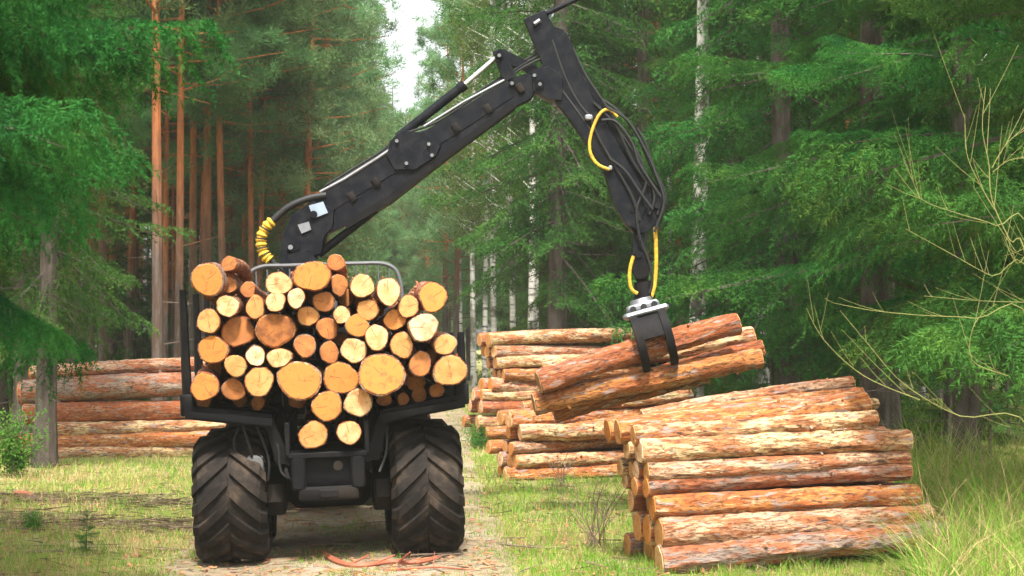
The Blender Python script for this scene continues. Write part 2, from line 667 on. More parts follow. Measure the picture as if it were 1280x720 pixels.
def branch_template(seed, ntw, nsub, dens, nl, nw, hang):
    """needle triangles of one spruce branch, 2 m long along +X, flat fan with hanging side twigs"""
    rng = np.random.default_rng(seed)
    L = 2.0
    segs = []                      # start, dir, length, sag

    def axis(t):
        return np.array([L * t, .05 * math.sin(t * 5 + seed), -.22 * t * t * L * .5 + .10 * t ** 4 * L])
    for k in range(8):
        a, b = axis(.15 + .85 * k / 8), axis(.15 + .85 * (k + 1) / 8)
        d = b - a
        segs.append((a, d / np.linalg.norm(d), np.linalg.norm(d), 0))
    for i in range(ntw):
        t = .10 + .9 * (i + rng.uniform(0, 1)) / ntw
        side = 1 if i % 2 else -1
        l = (.80 * (1 - t) ** .75 + .16) * rng.uniform(.65, 1.1)
        ph = R(rng.uniform(38, 62))
        d = np.array([math.cos(ph), side * math.sin(ph), rng.uniform(-.25, .12) - hang * .25])
        d /= np.linalg.norm(d)
        a = axis(min(t, 1))
        sag = hang * l * .45
        segs.append((a, d, l, sag))
        for k in range(nsub):
            s = (k + rng.uniform(.1, .9)) / nsub
            p = a + d * l * s + np.array([0, 0, -sag * s * s])
            sd = 1 if k % 2 else -1
            c_, s_ = math.cos(R(45) * sd), math.sin(R(45) * sd)
            d2 = np.array([d[0] * c_ - d[1] * s_, d[0] * s_ + d[1] * c_, d[2] - hang * rng.uniform(.4, 1.3)])
            d2 /= np.linalg.norm(d2)
            l2 = (.32 * l * (1 - s) + .09) * rng.uniform(.7, 1.25)
            segs.append((p, d2, l2, hang * l2 * .35))
    out = []
    for (a, d, l, sag) in segs:
        n = max(2, int(l * dens))
        s = rng.uniform(0, 1, (n, 1))
        p = a + d * l * s
        p[:, 2:3] -= sag * s * s
        D = np.repeat(d[None], n, 0).copy()
        D[:, 2] -= 2 * sag * s[:, 0] / max(l, .05) * .5
        D /= np.linalg.norm(D, axis=1, keepdims=True)
        out.append(needle_tris(rng, p, D, nl, nw, .52))
    return np.concatenate(out)


def place(tris, scale, pitch, az, loc, roll=0.0):
    M = (Matrix.Rotation(az, 3, 'Z') @ Matrix.Rotation(-pitch, 3, 'Y') @ Matrix.Rotation(roll, 3, 'X'))
    A = np.array(M) * scale
    return tris @ A.T + np.array(loc)


def trunk_mb(mb, H, r0, rng, n=9, lean=.15, flare=1.35, top=.04):
    pts, rad = [], []
    ax, ay = rng.uniform(-lean, lean), rng.uniform(-lean, lean)
    K = 14
    for k in range(K + 1):
        t = k / K
        pts.append((ax * t * t + .05 * math.sin(t * 6 + ax * 9) * (H / 15), ay * t * t + .05 * math.cos(t * 5 + ay * 9) * (H / 15) - .05 * (H / 15), H * t - .25))
        rad.append(max(.012, r0 * (1 - t) ** .8 * (flare if k == 0 else 1) + top * .3))
    mb.tube(pts, rad, n)
    return pts


def on_trunk(pts, z):
    for a, b in zip(pts, pts[1:]):
        if a[2] <= z <= b[2]:
            k = (z - a[2]) / (b[2] - a[2])
            return Vector(a).lerp(Vector(b), k)
    return Vector(pts[-1])


def spruce(seed, H, r0, z0, Lmax, step, per, templates, fine_to=None, coarse=None, droop=(-28, 18), dead=True):
    rng = random.Random(seed)
    mb = MB()
    pts = trunk_mb(mb, H, r0, rng)
    tr = []
    z = z0
    while z < H - .25:
        k = (H - z) / (H - z0)
        for j in range(per):
            az = rng.uniform(0, 2 * math.pi)
            zz = z + rng.uniform(-.5, .5) * step
            L = Lmax * (k ** .75) * rng.uniform(.62, 1.1) + .15
            if zz < z0 + 1.2 and rng.random() < .35:
                L *= .6
            pitch = R(droop[0] + (droop[1] - droop[0]) * (1 - k) + rng.uniform(-17, 15))
            ts = templates if (fine_to is None or zz < fine_to) else coarse
            T = ts[rng.randrange(len(ts))]
            o = on_trunk(pts, zz)
            tr.append(place(T, L / 2.0, pitch, az, tuple(o), rng.uniform(-.5, .5)))
            d = Matrix.Rotation(az, 3, 'Z') @ Matrix.Rotation(-pitch, 3, 'Y')
            q = [o + d @ Vector((L * t, 0, (-.22 * t * t + .10 * t ** 4) * L)) for t in (0, .35, .7, .95)]
            mb.tube(q, [.010 * L + .004, .007 * L + .003, .004 * L + .002, .002], 3, False)
        z += step * (0.75 + .5 * k)
    if dead:
        zz = .8
        while zz < z0 + 1.5:
            az = rng.uniform(0, 6.28)
            L = rng.uniform(.5, 1.7)
            o = on_trunk(pts, zz)
            d = Vector((math.cos(az), math.sin(az), rng.uniform(-.35, .05)))
            mid = o + d * L * .5 + Vector((0, 0, -.05 * L))
            q = [o, mid, o + d * L + Vector((0, 0, -.05))]
            mb.tube(q, [.014, .009, .003], 3, False)
            for s in (.5, .75):
                b = o + d * L * s
                e = Vector((math.cos(az + rng.choice((-.7, .7))), math.sin(az + rng.choice((-.7, .7))), rng.uniform(-.6, .1)))
                mb.tube([b, b + e * L * .3], [.006, .002], 3, False)
            zz += rng.uniform(.12, .3)
    return mb, np.concatenate(tr)


def pine(seed, H, r0, zc):
    rng = random.Random(seed)
    nr = np.random.default_rng(seed)
    mb = MB()
    pts = trunk_mb(mb, H, r0, rng, 9, .5, 1.25, .06)
    tr = []
    z = zc
    while z < H:
        k = (z - zc) / (H - zc)
        L = (1.2 + 1.6 * math.sin(math.pi * min(1, .25 + k * .75))) * rng.uniform(.7, 1.15)
        az = rng.uniform(0, 6.28)
        o = on_trunk(pts, z)
        e = o + Vector((math.cos(az) * L, math.sin(az) * L, rng.uniform(.0, .7)))
        m_ = o.lerp(e, .5) + Vector((0, 0, -.1))
        mb.tube([o, m_, e], [.035, .022, .008], 4, False)
        for q in range(9):
            c = o.lerp(e, rng.uniform(.45, 1.05)) + Vector((rng.gauss(0, .28), rng.gauss(0, .28), rng.gauss(.1, .2)))
            n = 110
            D = nr.normal(size=(n, 3))
            D[:, 2] += .5
            D /= np.linalg.norm(D, axis=1, keepdims=True)
            P0 = np.array(c) + D * nr.uniform(.02, .30, (n, 1))
            tr.append(needle_tris(nr, P0, D, .15, .016, .3))
        z += rng.uniform(.14, .28)
    zz = 2.0
    while zz < zc:
        az = rng.uniform(0, 6.28)
        L = rng.uniform(.3, 1.4)
        o = on_trunk(pts, zz)
        mb.tube([o, o + Vector((math.cos(az) * L, math.sin(az) * L, rng.uniform(-.2, .3)))], [.014, .004], 3, False)
        zz += rng.uniform(.35, .9)
    return mb, np.concatenate(tr)


def birch(seed, H, r0, zc):
    rng = random.Random(seed)
    nr = np.random.default_rng(seed)
    mb = MB()
    pts = trunk_mb(mb, H, r0, rng, 12, .9, 1.2, .05)
    tr = []
    z = zc
    while z < H:
        k = (z - zc) / (H - zc)
        L = (1.9 - 1.1 * k) * rng.uniform(.6, 1.1)
        az = rng.uniform(0, 6.28)
        o = on_trunk(pts, z)
        e = o + Vector((math.cos(az) * L, math.sin(az) * L, L * rng.uniform(.3, .8)))
        mb.tube([o, o.lerp(e, .5), e], [.022, .014, .005], 4, False)
        for q in range(9):
            c = o.lerp(e, rng.uniform(.3, 1.05))
            hl = rng.uniform(.4, 1.3)
            n = 42
            s = nr.uniform(0, 1, (n, 1))
            P0 = np.array(c) + np.concatenate([nr.normal(0, .12, (n, 2)), -hl * s], axis=1) + nr.normal(0, .05, (n, 3))
            D = nr.normal(size=(n, 3))
            D /= np.linalg.norm(D, axis=1, keepdims=True)
            tr.append(needle_tris(nr, P0, D, .075, .026, .3))
        z += rng.uniform(.22, .4)
    return mb, np.concatenate(tr)


def bush(seed, hh, rad, n_st, leaf):
    rng = random.Random(seed)
    nr = np.random.default_rng(seed)
    mb = MB()
    tr = []
    for i in range(n_st):
        az = rng.uniform(0, 6.28)
        rr = rad * rng.uniform(.2, 1)
        hz = hh * rng.uniform(.5, 1.1)
        b = Vector((rng.uniform(-.1, .1), rng.uniform(-.1, .1), -.05))
        e = Vector((math.cos(az) * rr, math.sin(az) * rr, hz))
        m_ = Vector((math.cos(az) * rr * .35, math.sin(az) * rr * .35, hz * .6))
        q = spline([b, m_, e], 4)
        mb.tube(q, [.009 - .006 * k / (len(q) - 1) for k in range(len(q))], 3, False)
        n = 90
        s = nr.uniform(.2, 1, n)
        P0 = np.array([tuple(q[min(len(q) - 1, int(v * (len(q) - 1) + .5))]) for v in s]) + nr.normal(0, .11, (n, 3))
        P0[:, 2] = np.maximum(P0[:, 2], .02)
        D = nr.normal(size=(n, 3))
        D /= np.linalg.norm(D, axis=1, keepdims=True)
        tr.append(needle_tris(nr, P0, D, leaf, leaf * .33, .3))
    return mb, np.concatenate(tr)


def proto(kind, mbtr, m_tr, m_cr):
    mb, tr = mbtr
    a = mb.mesh(kind + '_trunk', None, True)
    a.materials.append(m_tr)
    b = np_mesh(kind + '_crown', tr)
    b.materials.append(m_cr)
    return a, b


T_FINE = [branch_template(10 + i, 32, 11, 170, .034, .0046, (.55, .75, .95)[i]) for i in range(3)]
T_MID = [branch_template(30 + i, 20, 4, 64, .058, .0095, (.3, .45, .7, .5)[i]) for i in range(4)]
T_FRESH = [branch_template(70 + i, 30, 9, 170, .036, .0046, (.4, .6, .85)[i]) for i in range(3)]
T_LOW = [branch_template(50 + i, 16, 3, 42, .095, .016, (.35, .55, .8)[i]) for i in range(3)]
PR = {
    'near_a': proto('near_spruce_a', spruce(1, 14.0, .17, 3.45, 2.6, .24, 4, T_FINE, 6.0, T_LOW, (-16, 14), False), M_TSPR, M_SPR_D),
    'near_b': proto('near_spruce_b', spruce(2, 15.0, .19, 2.9, 3.3, .36, 3, T_FRESH, 6.2, T_LOW, (-14, 18), True), M_TSPR, M_SPR_N),
    'spr_a': proto('spruce_a', spruce(3, 19.0, .21, 2.6, 2.9, .36, 4, T_MID, 11.5, T_LOW), M_TSPR, M_SPR),
    'spr_b': proto('spruce_b', spruce(4, 22.0, .24, 3.6, 3.2, .40, 4, T_MID, 12.0, T_LOW), M_TSPR, M_SPR),
    'spr_c': proto('spruce_c', spruce(5, 14.0, .15, .8, 2.4, .36, 4, T_LOW, None, None, (-22, 20), False), M_TSPR, M_SPR),
    'young': proto('young_spruce', spruce(6, 3.2, .035, .15, 1.1, .22, 4, T_LOW, None, None, (-8, 30), False), M_TSPR, M_SPR),
    'pine_a': proto('pine_a', pine(7, 22.0, .135, 10.5), M_TPINE, M_PINE),
    'pine_b': proto('pine_b', pine(8, 20.0, .105, 8.5), M_TPINE, M_PINE),
    'soft': proto('soft_tree', pine(17, 18.0, .15, 3.0), M_TPINE, M_SOFT),
    'birch_a': proto('birch_a', birch(9, 18.0, .11, 6.0), M_BIRCH, M_LEAF),
    'birch_b': proto('birch_b', birch(10, 16.0, .09, 5.0), M_BIRCH, M_LEAF),
    'birch_old': proto('birch_old', birch(19, 18.0, .12, 7.0), M_OLDBIRCH, M_LEAF),
    'bush_a': proto('bush_a', bush(11, 1.1, .7, 26, .07), M_TWIG, M_BUSH),
    'bush_b': proto('bush_b', bush(12, .7, .6, 20, .055), M_TWIG, M_BUSH),
}


def tree(kind, name, x, y, label, cat='tree', group=None, rz=None, sc=1.0, rng=random.Random(99), parts=('trunk', 'crown'), tilt=0.0):
    a, b = PR[kind]
    t = empty(name)
    t.location = (x, y, ground_z(x, y))
    t.rotation_euler = (rng.uniform(-.02, .02), tilt, rng.uniform(0, 6.28) if rz is None else rz)
    s = sc
    t.scale = (s, s, s)
    link(parts[0], a, t)
    link(parts[1], b, t)
    tag(t, label, cat, group)
    return t


# ------------------------------------------------------------------ logs
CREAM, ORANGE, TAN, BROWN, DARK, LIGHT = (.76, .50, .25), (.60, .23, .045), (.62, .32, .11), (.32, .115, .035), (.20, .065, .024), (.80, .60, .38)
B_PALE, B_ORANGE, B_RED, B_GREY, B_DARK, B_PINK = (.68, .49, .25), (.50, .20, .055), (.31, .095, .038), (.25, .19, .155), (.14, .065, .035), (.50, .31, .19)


a_c, a_s = math.cos, math.sin


def make_log(p0, p1, r0, r1, label, end_col, bark_col, group, seed, end_back=None, nseg=18, nring=9, rough=0.0, peel=.75, squash=1.0, skew=0.0, knots=True):
    rng = random.Random(seed)
    p0, p1 = Vector(p0), Vector(p1)
    d = p1 - p0
    L = d.length
    mb = MB()
    vs, fs = [], []
    ph = [rng.uniform(0, 6.28) for _ in range(6)]
    bow = rng.uniform(-.022, .022) * L * .7
    bow2 = rng.uniform(-.022, .022) * L * .6

    def ring(x, k, rr, xo=0.0):
        for i in range(nseg):
            a = 2 * math.pi * i / nseg
            irr = 1 + .045 * math.sin(2 * a + ph[0]) + .035 * math.sin(3 * a + ph[1]) + .022 * math.sin(5 * a + ph[2]) + .014 * math.sin(8 * a + ph[3])
            lump = 1 + .10 * mnoise.noise(Vector((x * 1.6 + seed * 3.1, math.cos(a) * 1.3, math.sin(a) * 1.3)))
            r = rr * irr * lump
            if rough:
                r += rough * mnoise.noise(Vector((x * 5.0 + seed, a_c(a) * 3.2, a_s(a) * 3.2))) + rough * .8 * mnoise.noise(Vector((x * 11.0 + seed, a_c(a) * 6, a_s(a) * 6)))
            w = math.sin(math.pi * k)
            vs.append(Vector((x + xo + skew * rr * math.sin(a), r * math.cos(a) + bow * w, r * math.sin(a) * squash + bow2 * w)))
    rows = 0
    ring(.0, 0, r0 * .93); rows += 1
    ring(.006, 0, r0); rows += 1
    for q in range(1, nring):
        ring(L * q / nring, q / nring, r0 + (r1 - r0) * q / nring); rows += 1
    ring(L - .006, 1, r1); rows += 1
    ring(L, 1, r1 * .93); rows += 1
    for r in range(rows - 1):
        for i in range(nseg):
            j = (i + 1) % nseg
            fs.append((r * nseg + i, r * nseg + j, (r + 1) * nseg + j, (r + 1) * nseg + i))
    fs.append(tuple(range(nseg - 1, -1, -1)))
    fs.append(tuple(range((rows - 1) * nseg, rows * nseg)))
    mb.add(vs, fs)
    if knots:
        for q in range(rng.randint(4, 9)):
            a = rng.uniform(0, 6.28)
            x = rng.uniform(.1, .9) * L
            rr = r0 + (r1 - r0) * x / L
            c = Vector((x, math.cos(a), math.sin(a)))
            b0 = Vector((x, math.cos(a) * rr * .85 + bow * math.sin(math.pi * x / L), math.sin(a) * rr * .85 + bow2 * math.sin(math.pi * x / L)))
            kk = rng.uniform(.22, .5)
            b1 = b0 + Vector((rng.uniform(-.02, .04), math.cos(a) * rr * kk, math.sin(a) * rr * kk))
            mb.tube([b0, b1], [rr * .16, rr * .10], 6)
    me = mb.mesh('log', None, True)
    o = link('log', me, None, M_BARK)
    Mx = d.normalized().to_track_quat('X', 'Z').to_matrix().to_4x4()
    o.matrix_world = Matrix.Translation(p0) @ Mx
    o.color = (*bark_col, peel)
    tag(o, label, 'log', group)
    base = mb.v
    for e, (x0, col) in enumerate(((0.0, end_col), (L, end_back or end_col))):
        m2 = MB()
        rr = base[0:nseg] if e == 0 else base[(rows - 1) * nseg:rows * nseg]
        c = sum(rr, Vector((0, 0, 0))) / nseg
        sgn = -1 if e == 0 else 1
        v2 = [v.copy() for v in rr]
        v2 += [c + (v - c) * .97 + Vector((sgn * .007, 0, 0)) for v in rr]
        v2 += [c + (v - c) * .5 + Vector((sgn * (.007 + rng.uniform(-.002, .004)), 0, 0)) for v in rr]
        v2.append(c + Vector((sgn * .008, 0, 0)))
        f2 = []
        for k in range(2):
            for i in range(nseg):
                j = (i + 1) % nseg
                f2.append((k * nseg + i, k * nseg + j, (k + 1) * nseg + j, (k + 1) * nseg + i))
        for i in range(nseg):
            f2.append((2 * nseg + i, 2 * nseg + (i + 1) % nseg, 3 * nseg))
        m2.add(v2, f2)
        q = m2.build('cut_end', M_CUT, o)
        q.color = (*col, 1)
    return o


ORD = ['leftmost', 'second from left', 'third from left', 'fourth from left', 'fifth from left', 'sixth from left', 'seventh from left', 'eighth from left', 'ninth from left', 'tenth from left']
NUM = ['first', 'second', 'third', 'fourth', 'fifth', 'sixth', 'seventh', 'eighth', 'ninth', 'tenth', 'eleventh', 'twelfth']
CN = {CREAM: 'cream', ORANGE: 'orange', TAN: 'tan', BROWN: 'brown', DARK: 'red-brown', LIGHT: 'whitish'}

# load on the forwarder: centre px, diameters px, colour, extra recess (m)
Z = 3.274
raw = [
    (128, 162, 130, 135, ORANGE, -.05), (420, 178, 105, 95, CREAM, 0), (555, 148, 150, 120, ORANGE, .05), (655, 92, 70, 70, BROWN, .35), (668, 185, 65, 90, BROWN, .15),
    (762, 188, 95, 100, CREAM, 0), (868, 210, 100, 110, CREAM, -.05), (1052, 235, 112, 118, ORANGE, .02),
    (212, 272, 88, 90, CREAM, .02), (325, 275, 75, 95, TAN, .08), (408, 252, 78, 85, CREAM, .0), (492, 238, 72, 80, LIGHT, .02), (605, 252, 92, 78, BROWN, .22), (540, 312, 88, 82, TAN, .25),
    (678, 308, 66, 72, CREAM, .05), (785, 286, 84, 90, TAN, .06), (742, 350, 96, 92, ORANGE, .02), (950, 272, 90, 90, TAN, .05), (895, 326, 88, 85, ORANGE, .08), (1012, 358, 118, 110, LIGHT, -.06),
    (133, 332, 88, 105, TAN, .0), (252, 375, 128, 122, BROWN, .22), (405, 368, 152, 138, DARK, .12), (620, 362, 85, 88, BROWN, .15),
    (820, 400, 88, 108, CREAM, -.03), (925, 430, 92, 108, TAN, .0), (1102, 428, 90, 88, TAN, .03),
    (150, 448, 122, 110, ORANGE, .05), (527, 432, 92, 92, BROWN, .14), (628, 460, 74, 92, BROWN, .15), (728, 452, 104, 98, CREAM, .0), (325, 475, 80, 80, LIGHT, -.02), (422, 482, 98, 78, CREAM, .0),
    (243, 515, 88, 90, TAN, .03), (675, 565, 140, 128, ORANGE, .04), (842, 552, 180, 172, ORANGE, -.05), (508, 575, 172, 155, ORANGE, .0), (1000, 508, 84, 102, BROWN, .06), (1122, 535, 140, 120, TAN, -.04),
    (118, 602, 116, 108, ORANGE, .0), (235, 612, 92, 88, BROWN, .12), (340, 580, 110, 124, TAN, .0),
]
load = [(220 + a / Z, 300 + b / Z, c / Z, d / Z, col, rec) for a, b, c, d, col, rec in raw]
load += [(409, 508, 38, 36, ORANGE, .0), (448, 503.5, 34, 34, CREAM, .02), (391.5, 544, 34, 34, TAN, .02), (436, 541, 28.5, 30, CREAM, .04)]
YAW, ROLL = R(6.0), R(-2.2)
MF = Matrix.Translation((-1.9, 18.05, 0.0)) @ Matrix.Rotation(YAW, 4, 'Z') @ Matrix.Rotation(ROLL, 4, 'Y')
MFi = MF.inverted()
HEAD = Vector((-math.sin(YAW), math.cos(YAW), 0))
# rows of the load, top to bottom, for the labels
rows_y = sorted(range(len(load)), key=lambda i: load[i][1])
lim = [350, 366, 386, 410, 432, 452, 492, 520, 600]
rown = ['top row', 'second row from the top', 'third row from the top', 'fourth row from the top', 'fifth row from the top', 'sixth row from the top', 'seventh row from the top', 'last row but one', 'lowest row']
byrow = {}
for i, l in enumerate(load):
    k = next(q for q, y in enumerate(lim) if l[1] <= y)
    byrow.setdefault(k, []).append(i)
lab = {}
for k, ids in byrow.items():
    ids.sort(key=lambda i: load[i][0])
    for q, i in enumerate(ids):
        sz = max(load[i][2], load[i][3])
        sw = 'big ' if sz > 42 else ('small ' if sz < 27 else '')
        pos = 'rightmost' if q == len(ids) - 1 and q > 0 else ORD[q]
        lab[i] = f"{sw}{CN[load[i][4]]} log end, {pos} in {rown[k]} of the load"
for i, (px, py, dw, dh, col, rec) in enumerate(load):
    rng = random.Random(500 + i)
    dep = 17.22 + rec + rng.uniform(-.03, .03)
    p0 = P(px, py, dep)
    r = dw * 1.05 / F * dep / 2
    dirv = HEAD + Vector((rng.uniform(-.012, .012), 0, rng.uniform(-.008, .008)))
    L = 4.15 + rng.uniform(-.15, .1) - rec
    bark = rng.choice([B_ORANGE, B_RED, B_DARK, B_GREY, B_PINK])
    make_log(p0, p0 + dirv.normalized() * L, r, r * rng.uniform(.86, .97), lab[i], col, bark, 'logs loaded on the forwarder', 600 + i, squash=dh / dw, skew=rng.uniform(-.10, .10), nring=7)
# logs added deeper in the load, coloured dark for the shade in its gaps
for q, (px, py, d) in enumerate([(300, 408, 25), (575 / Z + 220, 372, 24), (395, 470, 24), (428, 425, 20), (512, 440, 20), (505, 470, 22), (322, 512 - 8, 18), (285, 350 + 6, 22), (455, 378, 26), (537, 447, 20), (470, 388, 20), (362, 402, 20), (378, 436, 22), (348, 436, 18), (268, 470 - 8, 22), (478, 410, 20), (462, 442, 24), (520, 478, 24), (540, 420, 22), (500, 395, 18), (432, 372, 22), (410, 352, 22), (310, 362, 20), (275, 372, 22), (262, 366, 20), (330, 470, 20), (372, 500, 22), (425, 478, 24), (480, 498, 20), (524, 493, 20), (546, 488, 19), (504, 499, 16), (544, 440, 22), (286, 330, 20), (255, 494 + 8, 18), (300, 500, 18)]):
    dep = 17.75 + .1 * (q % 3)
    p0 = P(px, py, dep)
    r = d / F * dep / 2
    make_log(p0, p0 + HEAD * 3.5, r, r * .9, 'recessed log coloured dark for the shade in a gap between the load log ends', BROWN, B_DARK, 'recessed logs in the load gaps', 700 + q, nring=5, knots=False)


def pile(specs, group, where, depth_l, depth_d, layers, pitchn, lshift, seed, hidden_label, jit=0.0):
    """specs: (xl,yl,xr,yr,dia_px,bark,rec,label) for the front face; layers behind repeat the heights"""
    rng = random.Random(seed)
    for i, (xl, yl, xr, yr, dpx, bark, rec, lb) in enumerate(specs):
        dl = depth_l + rec
        dr = dl + depth_d
        p0 = P(xl + rng.uniform(-9, 9) * jit, yl + rng.uniform(-3, 3) * jit, dl)
        p1 = P(xr + rng.uniform(-12, 12) * jit, yr + rng.uniform(-5, 5) * jit, dr + rng.uniform(-.3, .3) * jit)
        r = dpx * (1 + rng.uniform(-.14, .22) * jit) / F * (dl + dr) / 4
        make_log(p0, p1, r, r * rng.uniform(.84, .98), lb, rng.choice([CREAM, TAN, ORANGE, LIGHT]), bark, group, seed + i, nseg=26, nring=30, rough=.018, peel=.35 if bark in (B_GREY, B_RED) else .8)
        ax = (p1 - p0).normalized()
        n = Vector((-ax.y, ax.x, 0)).normalized()
        for k in range(1, (layers if jit != .35 else (1, 2, 4, 4, 4, 4, 4, 4)[i]) + 1):
            off = n * (k * max(.2, 1.9 * r) + rng.uniform(-.02, .02)) + ax * (rng.uniform(-lshift, lshift) + .012 * k) + Vector((0, 0, rng.uniform(-.015, .015)))
            rr = r * rng.uniform(.9, 1.0)
            make_log(p0 + off, p1 + off, rr, rr * .92, hidden_label, rng.choice([CREAM, TAN, ORANGE, LIGHT]), rng.choice([B_PALE, B_ORANGE, B_RED, B_GREY]), group + ', inner logs', seed + 50 + i * 9 + k, nring=6, knots=False)


def zp(zx, zy):
    return 740 + zx / 2.37, 450 + zy / 2.37


def rowspec(a, b, dz, bark, rec, lb):
    return (*zp(*a), *zp(*b), dz * 1.16 / 2.37, bark, rec, lb)


RF = 'pale peeled log'
FR = [
    rowspec((72, 212), (822, 132), 62, B_ORANGE, .42, 'red-orange log lying along the top front of the nearest right-hand log pile'),
    rowspec((118, 224), (836, 172), 44, B_PALE, .10, 'thin cream log second from the top in front face of the nearest pile'),
    rowspec((138, 272), (942, 238), 60, B_PALE, .02, 'cream log with orange underside, third from the top in the nearest pile front'),
    rowspec((165, 332), (930, 288), 50, B_PINK, .0, 'pinkish log fourth from the top in front face of the nearest pile'),
    rowspec((166, 380), (944, 330), 52, B_GREY, .02, 'greyish thin log fifth from the top in front face of the nearest pile'),
    rowspec((172, 438), (966, 404), 68, B_ORANGE, .0, 'orange-red log sixth from the top in front face of the nearest pile'),
    rowspec((204, 514), (1000, 468), 84, B_PINK, -.06, 'thick pink-orange log second from the bottom in the nearest pile front'),
    rowspec((200, 600), (1072, 510), 84, B_GREY, -.10, 'grey flaky bottom log sticking out furthest right from the nearest pile'),
]
pile(FR, 'logs in the nearest right-hand pile', '', 16.95, .62, 3, .24, .10, 1000, 'inner log of the nearest right-hand pile, only its left end showing', jit=.35)
for q, (a, b, dz, bark, dl, dr, lb) in enumerate([
    ((150, 168), (772, 66), 40, B_PINK, 17.95, 18.7, 'topmost pinkish log of the nearest right-hand pile, rising to the right'),
    ((560, 130), (842, 128), 36, B_PALE, 18.0, 18.5, 'short-looking pale log under the topmost log at the right end of nearest pile'),
    ((120, 190), (800, 100), 44, B_ORANGE, 17.7, 18.4, 'orange log just below the topmost log of the nearest pile'),
]):
    p0, p1 = P(*zp(*a), dl), P(*zp(*b), dr)
    r = dz / 2.37 / F * (dl + dr) / 4
    make_log(p0, p1, r, r * .9, lb, CREAM, bark, 'logs in the nearest right-hand pile', 1200 + q, nseg=26, nring=30, rough=.016)

# middle-distance pile behind the held logs (nearer of the two)
MID = [
    (668, 512, 860, 500, 17, B_PALE, .35, 'top pale log of the low pile behind the nearest right-hand pile'),
    (640, 527, 850, 516, 17, B_ORANGE, .1, 'orange log second from top in the low pile behind the nearest pile'),
    (646, 543, 850, 531, 17, B_PALE, .05, 'pale log third from top in the low pile behind the nearest pile'),
    (640, 560, 850, 546, 18, B_PINK, .0, 'pink log fourth from top in the low pile behind the nearest pile'),
    (645, 577, 850, 563, 18, B_PALE, .0, 'cream log fifth from top in the low pile behind the nearest pile'),
    (640, 594, 850, 580, 18, B_ORANGE, -.05, 'bottom orange log of the low pile behind the nearest pile, half in grass'),
]
pile(MID, 'logs in the low middle pile', '', 27.6, 1.0, 3, .24, .15, 1300, 'inner log of the low middle pile, only its left end showing', jit=1.0)
FAR = []
yy = 423
names = ['topmost', 'second', 'third', 'fourth', 'fifth', 'sixth', 'seventh', 'eighth', 'ninth', 'tenth']
for k in range(9):
    xl = [614, 612, 612, 626, 606, 610, 606, 604, 612][k]
    FAR.append((xl, yy, xl + 188, yy - 3 + k * .2, 15.2, [B_PALE, B_PINK, B_PALE, B_ORANGE, B_PINK, B_PALE, B_RED, B_PALE, B_ORANGE][k], .04 * (8 - k) * .5, f'{names[k]} log from the top in the tall far pile behind the lifted logs'))
    yy += 14.6
pile(FAR, 'logs in the tall far pile', '', 36.0, 1.2, 3, .25, .12, 1500, 'inner log of the tall far pile, only its left end showing', jit=1.0)
# left pile beyond the forwarder
LEFT = [
    (40, 467, 262, 456, 17, B_PINK, .9, 'thin pink top log of the left pile beyond the spruce trunk'),
    (30, 490, 270, 482, 33, B_GREY, .3, 'thick grey-brown log second from top in the left pile'),
    (26, 517, 275, 512, 25, B_RED, .1, 'dark reddish log third from top in the left pile'),
    (50, 537, 298, 529, 20, B_PALE, .05, 'cream log fourth from top in the left pile, right end showing'),
    (16, 553, 302, 547, 19, B_ORANGE, .0, 'orange log fifth from top in the left pile'),
    (12, 570, 290, 565, 19, B_PALE, -.05, 'pale bottom log of the left pile lying in grass'),
]
pile(LEFT, 'logs in the left pile', '', 33.2, .5, 2, .3, .2, 1700, 'inner log of the left pile behind its front logs', jit=.5)

# logs hanging in the grapple
YC = 22.3
def z5(a, b):
    return 580 + a / 3, 360 + b / 3
for q, (a, b, dz, dl, dr, bark, col, lb) in enumerate([
    ((280, 352), (1026, 132), 92, 21.75, 22.15, B_RED, CREAM, 'top red-brown log held in the grapple, rounded right end highest'),
    ((262, 432), (1112, 262), 84, 21.9, 22.3, B_ORANGE, CREAM, 'lower orange-brown log held in the grapple, nearest the viewer'),
    ((300, 318), (1085, 178), 72, 22.35, 22.7, B_PALE, TAN, 'pale log at the back of the bundle held in the grapple'),
    ((330, 448), (1118, 222), 66, 22.25, 22.6, B_RED, TAN, 'dark red log in the middle of the bundle held in the grapple'),
    ((340, 474), (915, 332), 60, 22.45, 22.7, B_DARK, BROWN, 'dark bottom log of the bundle held in the grapple'),
]):
    p0, p1 = P(*z5(*a), dl), P(*z5(*b), dr)
    r = dz / 3 / F * (dl + dr) / 4
    make_log(p0, p1, r, r * .92, lb, col, bark, 'logs lifted by the grapple', 1900 + q, nseg=26, nring=30, rough=.022, peel=.3)

# ------------------------------------------------------------------ forwarder
FW = empty('forwarder', MF)
tag(FW, 'black loaded forwarder with crane and big lugged tyres seen from behind on track', 'forwarder')


